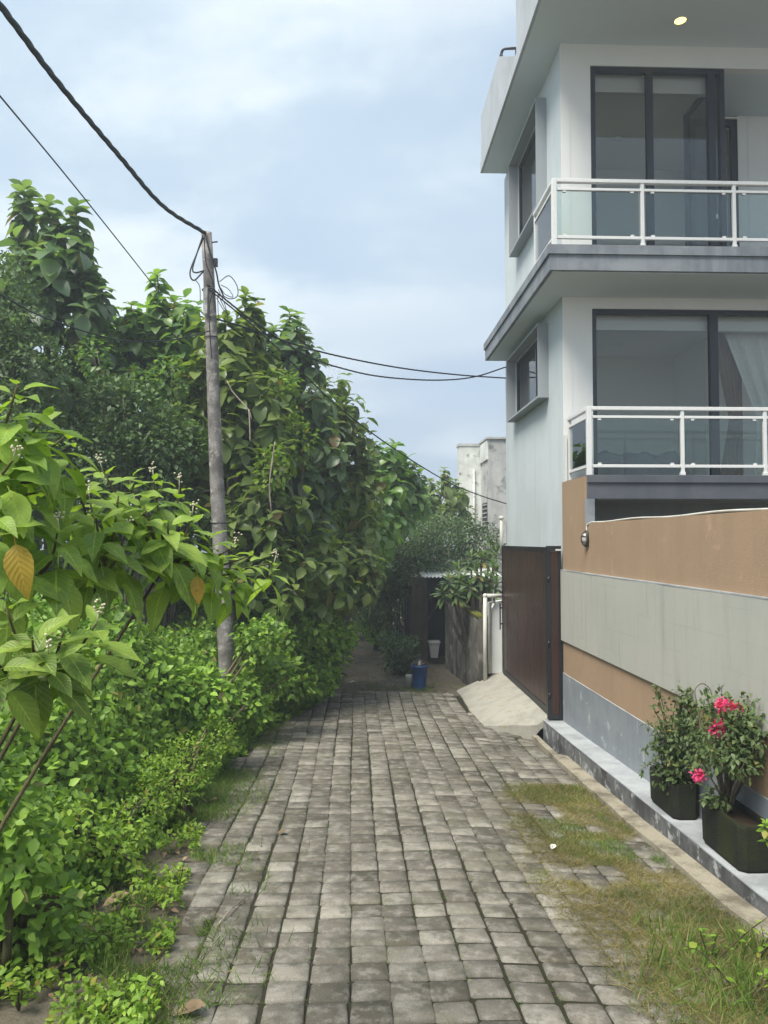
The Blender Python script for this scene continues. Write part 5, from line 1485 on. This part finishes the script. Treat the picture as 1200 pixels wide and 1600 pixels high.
potted('bushy bougainvillea in the farther planter with dense small leaves', 3.09, 7.48, z1a,
       [(1060, 1150, 7.3, 34, 40), (1085, 1115, 7.3, 30, 30), (1050, 1200, 7.35, 26, 28), (1095, 1165, 7.1, 30, 45), (1070, 1090, 7.3, 14, 16), (1040, 1160, 7.4, 20, 30)], 71,
       [(1092, 1212, 6.8, 9)])
potted('bougainvillea with pink bracts in the nearer planter', 3.09, 6.4, z1b,
       [(1150, 1130, 6.2, 45, 35), (1180, 1150, 6.1, 40, 30), (1125, 1170, 6.3, 35, 35), (1190, 1110, 6.2, 30, 25), (1115, 1110, 6.5, 20, 22), (1150, 1185, 6.1, 40, 20), (1120, 1245, 6.35, 20, 16)], 72,
       [(1130, 1102, 6.2, 11), (1150, 1107, 6.2, 10), (1121, 1136, 6.15, 11)])
vine = tube('bare_shoot', spline([px(1096, 1150, 6.9), px(1090, 1105, 6.9), px(1086, 1078, 6.9), px(1098, 1068, 6.9), px(1110, 1078, 6.9), px(1108, 1090, 6.9), px(1095, 1095, 6.9)], 28), 0.005, 'bark', None, 5)
tag(vine, 'bare looping bougainvillea shoot above the planters', 'plant')

# ------------------------------------------------------------------ grass and weeds
rng = np.random.default_rng(101)
T_BLADE = (np.array([(0, -.03, 0), (0, .03, 0), (.55, -.022, -.06), (.55, .022, -.06), (1, 0, -.28)]), [(0, 1, 3, 2), (2, 3, 4)])
def blades(name, x, y, hmin, hmax, mat, label, lean=0.6, Wd=1.0, z_off=0.0, cat='grass'):
    n = len(x)
    P = np.stack([x, y, ground_z(x, y) + z_off - 0.01], 1)
    D = np.stack([rng.normal(0, lean, n), rng.normal(0, lean, n), np.ones(n)], 1)
    U = jitdir(n); U[:, 2] = 0.2
    o = leaves(name, P, D, U, rng.uniform(hmin, hmax, n), T_BLADE, mat, None, Wd)
    return tag(o, label, cat, kind='stuff')
def patch_mask(x, y, seed, lo, scale=1.6): return vnoise(x, y, seed, scale) * 0.65 + vnoise(x, y, seed + 1, scale * 3) * 0.35 > lo
def gright(n, seed, lo):
    y = rng.uniform(3.4, 9.2, n); x = rng.uniform(0.9, 2.68, n)
    inner = np.interp(y, [3.4, 4.3, 6, 7.5, 9.2], [1.60, 1.50, 1.35, 1.45, 1.75])
    pr = np.clip((x - inner) / 0.45 + 0.15, 0, 1)
    k = patch_mask(x, y, seed, lo) & (rng.random(n) < pr) & (y < 9.4)
    return x[k], y[k]
x, y = gright(130000, 12, 0.40); blades('dry_grass', x, y, 0.03, 0.12, 'grass_dry', 'dry yellowish grass matted over the right side of the paving', 2.2, 0.55)
x, y = gright(55000, 15, 0.50); blades('green_grass', x, y, 0.03, 0.085, 'grass', 'green grass tufts among the dry grass on the right', 0.9, 0.9)
# taller green/dry grass lower right
nb_ = 3800
y = rng.uniform(3.3, 5.4, nb_); x = 2.62 - np.abs(rng.normal(0, 0.33, nb_)); k = patch_mask(x, y, 31, 0.36)
blades('tall_grass', x[k], y[k], 0.06, 0.20, 'grass', 'taller grass along the kerb in the lower right corner', 0.6, 0.8)
# moss and seedlings in the joints
nj = 5000
kk = rng.integers(-8, 11, nj); y = rng.uniform(3.2, 13, nj); x = COL0 + PW * kk + 0.012 * np.sin(y * .7 + kk) + 0.02 * np.sin(y * 0.31) + rng.normal(0, .008, nj)
k = patch_mask(x, y, 44, 0.60, 1.1) & (x > left_edge(y))
blades('joint_grass', x[k], y[k], 0.018, 0.05, 'grass', 'short grass sprouting from the paving joints', 1.0, 1.2)
# left verge
nl = 42000
y = rng.uniform(3.3, 12.5, nl); x = left_edge(y) + rng.normal(-0.12, 0.30, nl); k = patch_mask(x, y, 52, 0.48, 1.8)
blades('verge_grass', x[k], y[k], 0.03, 0.13, 'grass', 'grass along the ragged left edge of the paving', 0.8, 0.9)
nl = 16000
y = rng.uniform(3.3, 7.4, nl); x = rng.uniform(-2.6, -0.95, nl); k = patch_mask(x, y, 57, 0.45, 2.2) & (x < left_edge(y) + .1)
x, y = x[k], y[k]; n = len(x)
P_ = np.stack([x, y, ground_z(x, y) + rng.uniform(0, .09, n)], 1)
o = leaves('ground_cover', P_, jitdir(n) + np.array((0, 0, .25)), np.array((0, 0, 1.)) + .5 * jitdir(n), rng.uniform(.025, .06, n), T_OVAL, 'weed', None, 1.1)
tag(o, 'low creeping weeds on the bare soil in the lower left', 'weeds', kind='stuff')
# leaf litter on the soil
nl = 260
y = rng.uniform(3.4, 9, nl); x = left_edge(y) - np.abs(rng.normal(0, .45, nl)) + .05
P_ = np.stack([x, y, ground_z(x, y) + rng.uniform(-.01, .02, nl)], 1)
D_ = jitdir(nl); D_[:, 2] *= .25
o = leaves('leaf_litter', P_, D_, np.array((0, 0, 1.)) + .3 * jitdir(nl), rng.uniform(.03, .075, nl), T_OVAL, 'dry_leaf', None, 1.0)
tag(o, 'dry leaf litter scattered on the soil at the left', 'litter', kind='stuff')
nl = 700
y = rng.uniform(15.5, 22, nl); x = rng.uniform(-0.6, 1.9, nl)
P_ = np.stack([x, y, ground_z(x, y) + rng.uniform(-.03, .0, nl)], 1)
D_ = jitdir(nl); D_[:, 2] *= .25
o = leaves('path_litter', P_, D_, np.array((0, 0, 1.)) + .3 * jitdir(nl), rng.uniform(.04, .1, nl), T_OVAL, 'dry_leaf', None, 1.0)
tag(o, 'dead leaves strewn over the dirt at the end of the lane', 'litter', kind='stuff')
n = 2600
y = rng.uniform(15.2, 16.6, n); x = rng.uniform(0.2, 2.3, n); k = patch_mask(x, y, 61, .5, 2)
blades('lane_end_grass', x[k], y[k], .03, .12, 'grass', 'grass fringe around the bin at the end of the paving', .8, 1.0)

def leafy_weed(label, x, y, h, nleaf, L, seed, mat='weed', group='leafy weeds'):
    global rng
    rng = np.random.default_rng(seed)
    g = gz(x, y)
    t = thing('weed_plant', (x, y, g), label, 'weed', group)
    st = MB(); out = ([], [], [], [])
    for s in range(3):
        tip = np.array((x + rng.normal(0, .12 * h / .3), y + rng.normal(0, .1), g + h * rng.uniform(.6, 1.05)))
        sp = spline([(x, y, g - .03), tuple(np.array((x, y, g)) * .4 + tip * .6 + rng.normal(0, .02, 3)), tuple(tip)], 8)
        st.tube(sp, [0.006 - .0005 * q for q in range(9)], 5)
        m_ = nleaf // 3
        for i in range(m_):
            q = np.array(sp[min(8, 2 + int(6.5 * i / m_))]); th = rng.uniform(0, 6.28); d = np.array((math.cos(th), math.sin(th), rng.uniform(-.2, .5)))
            out[0].append(q); out[1].append(d); out[2].append(np.array((0, 0, 1.)) + rng.normal(0, .3, 3)); out[3].append(L * rng.uniform(.6, 1.2))
    st.build('stem', 'stem', t, True)
    leaves('foliage', *[np.array(o) for o in out], T_OVAL, mat, t, 1.2)
def at_ground(x, y_):
    """street point under pixel"""
    Y = 6.0
    for _ in range(30):
        p = px(x, y_, Y); Y = Y * gz(p[0], Y) / p[2]
    return px(x, y_, Y)
for i, (lab, x, y_, h, nl, L) in enumerate((
        ('leafy weed with round leaves beside the kerb at lower right', 1110, 1500, .30, 24, .055),
        ('leafy weed at the very bottom right corner', 1165, 1560, .32, 30, .06),
        ('slim weed above the tall grass at the right edge', 1180, 1500, .34, 18, .05),
        ('small weed at the bottom left corner of the picture', 30, 1570, .22, 24, .06),
        ('sprouting weed on bare soil left of the paving', 110, 1500, .20, 24, .06),
        ('little weed at the foot of the paving bottom left', 185, 1575, .14, 18, .05),
        ('yellow-leaved weed on the left paving edge', 275, 1390, .20, 36, .045),
        ('upright weed in front of the dark corner shrub', 60, 1440, .30, 30, .07),
        ('green weed beside the brown fallen leaf', 215, 1385, .17, 24, .06))):
    p = at_ground(x, y_); leafy_weed(lab, p[0], p[1], h, nl, L, 200 + i)
sprig_p = px(1215, 1330, 5.4)
rng = np.random.default_rng(301)
sg = thing('leafy_sprig', sprig_p, 'bright yellow-green sprig poking in at the right edge below the planter', 'plant')
out = ([], [], [], [])
for q in range(4):
    shoot_leaves(px(1196 + 8 * q, 1285 + 18 * (q % 3), 5.4), (rng.normal(0, .5) - .3, -.2, 1), 3, 3, .03, .05, .075, 40, -20, out)
leaves('foliage', *[np.array(o) for o in out], T_OVAL, 'weed', sg, 1.3)
tube('stem', spline([px(1240, 1420, 5.5), px(1215, 1340, 5.4), px(1200, 1290, 5.4)], 10), .004, 'stem', sg, 5)
tube('stem', spline([px(1225, 1370, 5.45), px(1218, 1330, 5.4), px(1222, 1300, 5.4)], 10), .004, 'stem', sg, 5)

# single fallen leaves, twig and scraps
def fallen(label, x, y_, L, yaw, mat='dry_leaf', name='fallen_leaf', cat='leaf', tilt=.25):
    p = at_ground(x, y_); tv, tfc = T_TEAK
    c, s = math.cos(yaw), math.sin(yaw)
    v = []
    for q in tv:
        a, b, w = q[0] * L, q[1] * L * 1.1, (abs(q[1]) * .5 + .22 * q[0] ** 2 + tilt * .1 * q[0]) * L
        v.append((p[0] + a * c - b * s, p[1] + a * s + b * c, p[2] + .015 + w))
    return tag(mk(name, v, tfc, mat, None, True), label, cat)
fallen('large brown fallen leaf on the soil at the left', 160, 1420, .19, .6)
fallen('curled brown leaf lying on the paving at the bottom left', 272, 1590, .16, .1)
fallen('dry tan leaf on the soil near the lower left corner', 75, 1525, .17, 1.2)
fallen('pale dry leaf on the left paving edge', 325, 1255, .11, .3)
fallen('small dry leaf on the paving left of centre', 432, 1305, .09, 0.2)
fallen('pale scrap of paper lying in the right-hand grass', 862, 1330, .08, 1.0, 'litter', 'paper_scrap', 'litter')
fallen('white scrap on the dirt beyond the end of the paving', 545, 1068, .14, .1, 'litter', 'paper_scrap', 'litter')
fallen('second white scrap on the dirt nearer the bushes', 527, 1066, .10, .5, 'litter', 'paper_scrap', 'litter')
a, b_ = at_ground(340, 1448), at_ground(382, 1408)
tag(tube('twig', [(a[0], a[1], a[2] + .012), ((a[0] + b_[0]) / 2, (a[1] + b_[1]) / 2 + .02, (a[2] + b_[2]) / 2 + .03), (b_[0], b_[1], b_[2] + .015)], .005, 'twig', None, 5), 'thin pale twig lying on the left of the paving', 'twig')

# ------------------------------------------------------------------ haze
hz = bpy.data.materials.new('haze_air'); hz.use_nodes = True
hn = hz.node_tree.nodes; hn.clear()
ho = hn.new('ShaderNodeOutputMaterial'); hv = hn.new('ShaderNodeVolumePrincipled')
hv.inputs['Color'].default_value = (0.86, 0.93, 1.0, 1); hv.inputs['Density'].default_value = 0.0042; hv.inputs['Anisotropy'].default_value = 0.3
hz.node_tree.links.new(hv.outputs[0], ho.inputs['Volume'])
M['haze'] = hz
tag(box('haze', -900, 900, -600, 1300, -12, 13, 'haze'), kind='stuff')
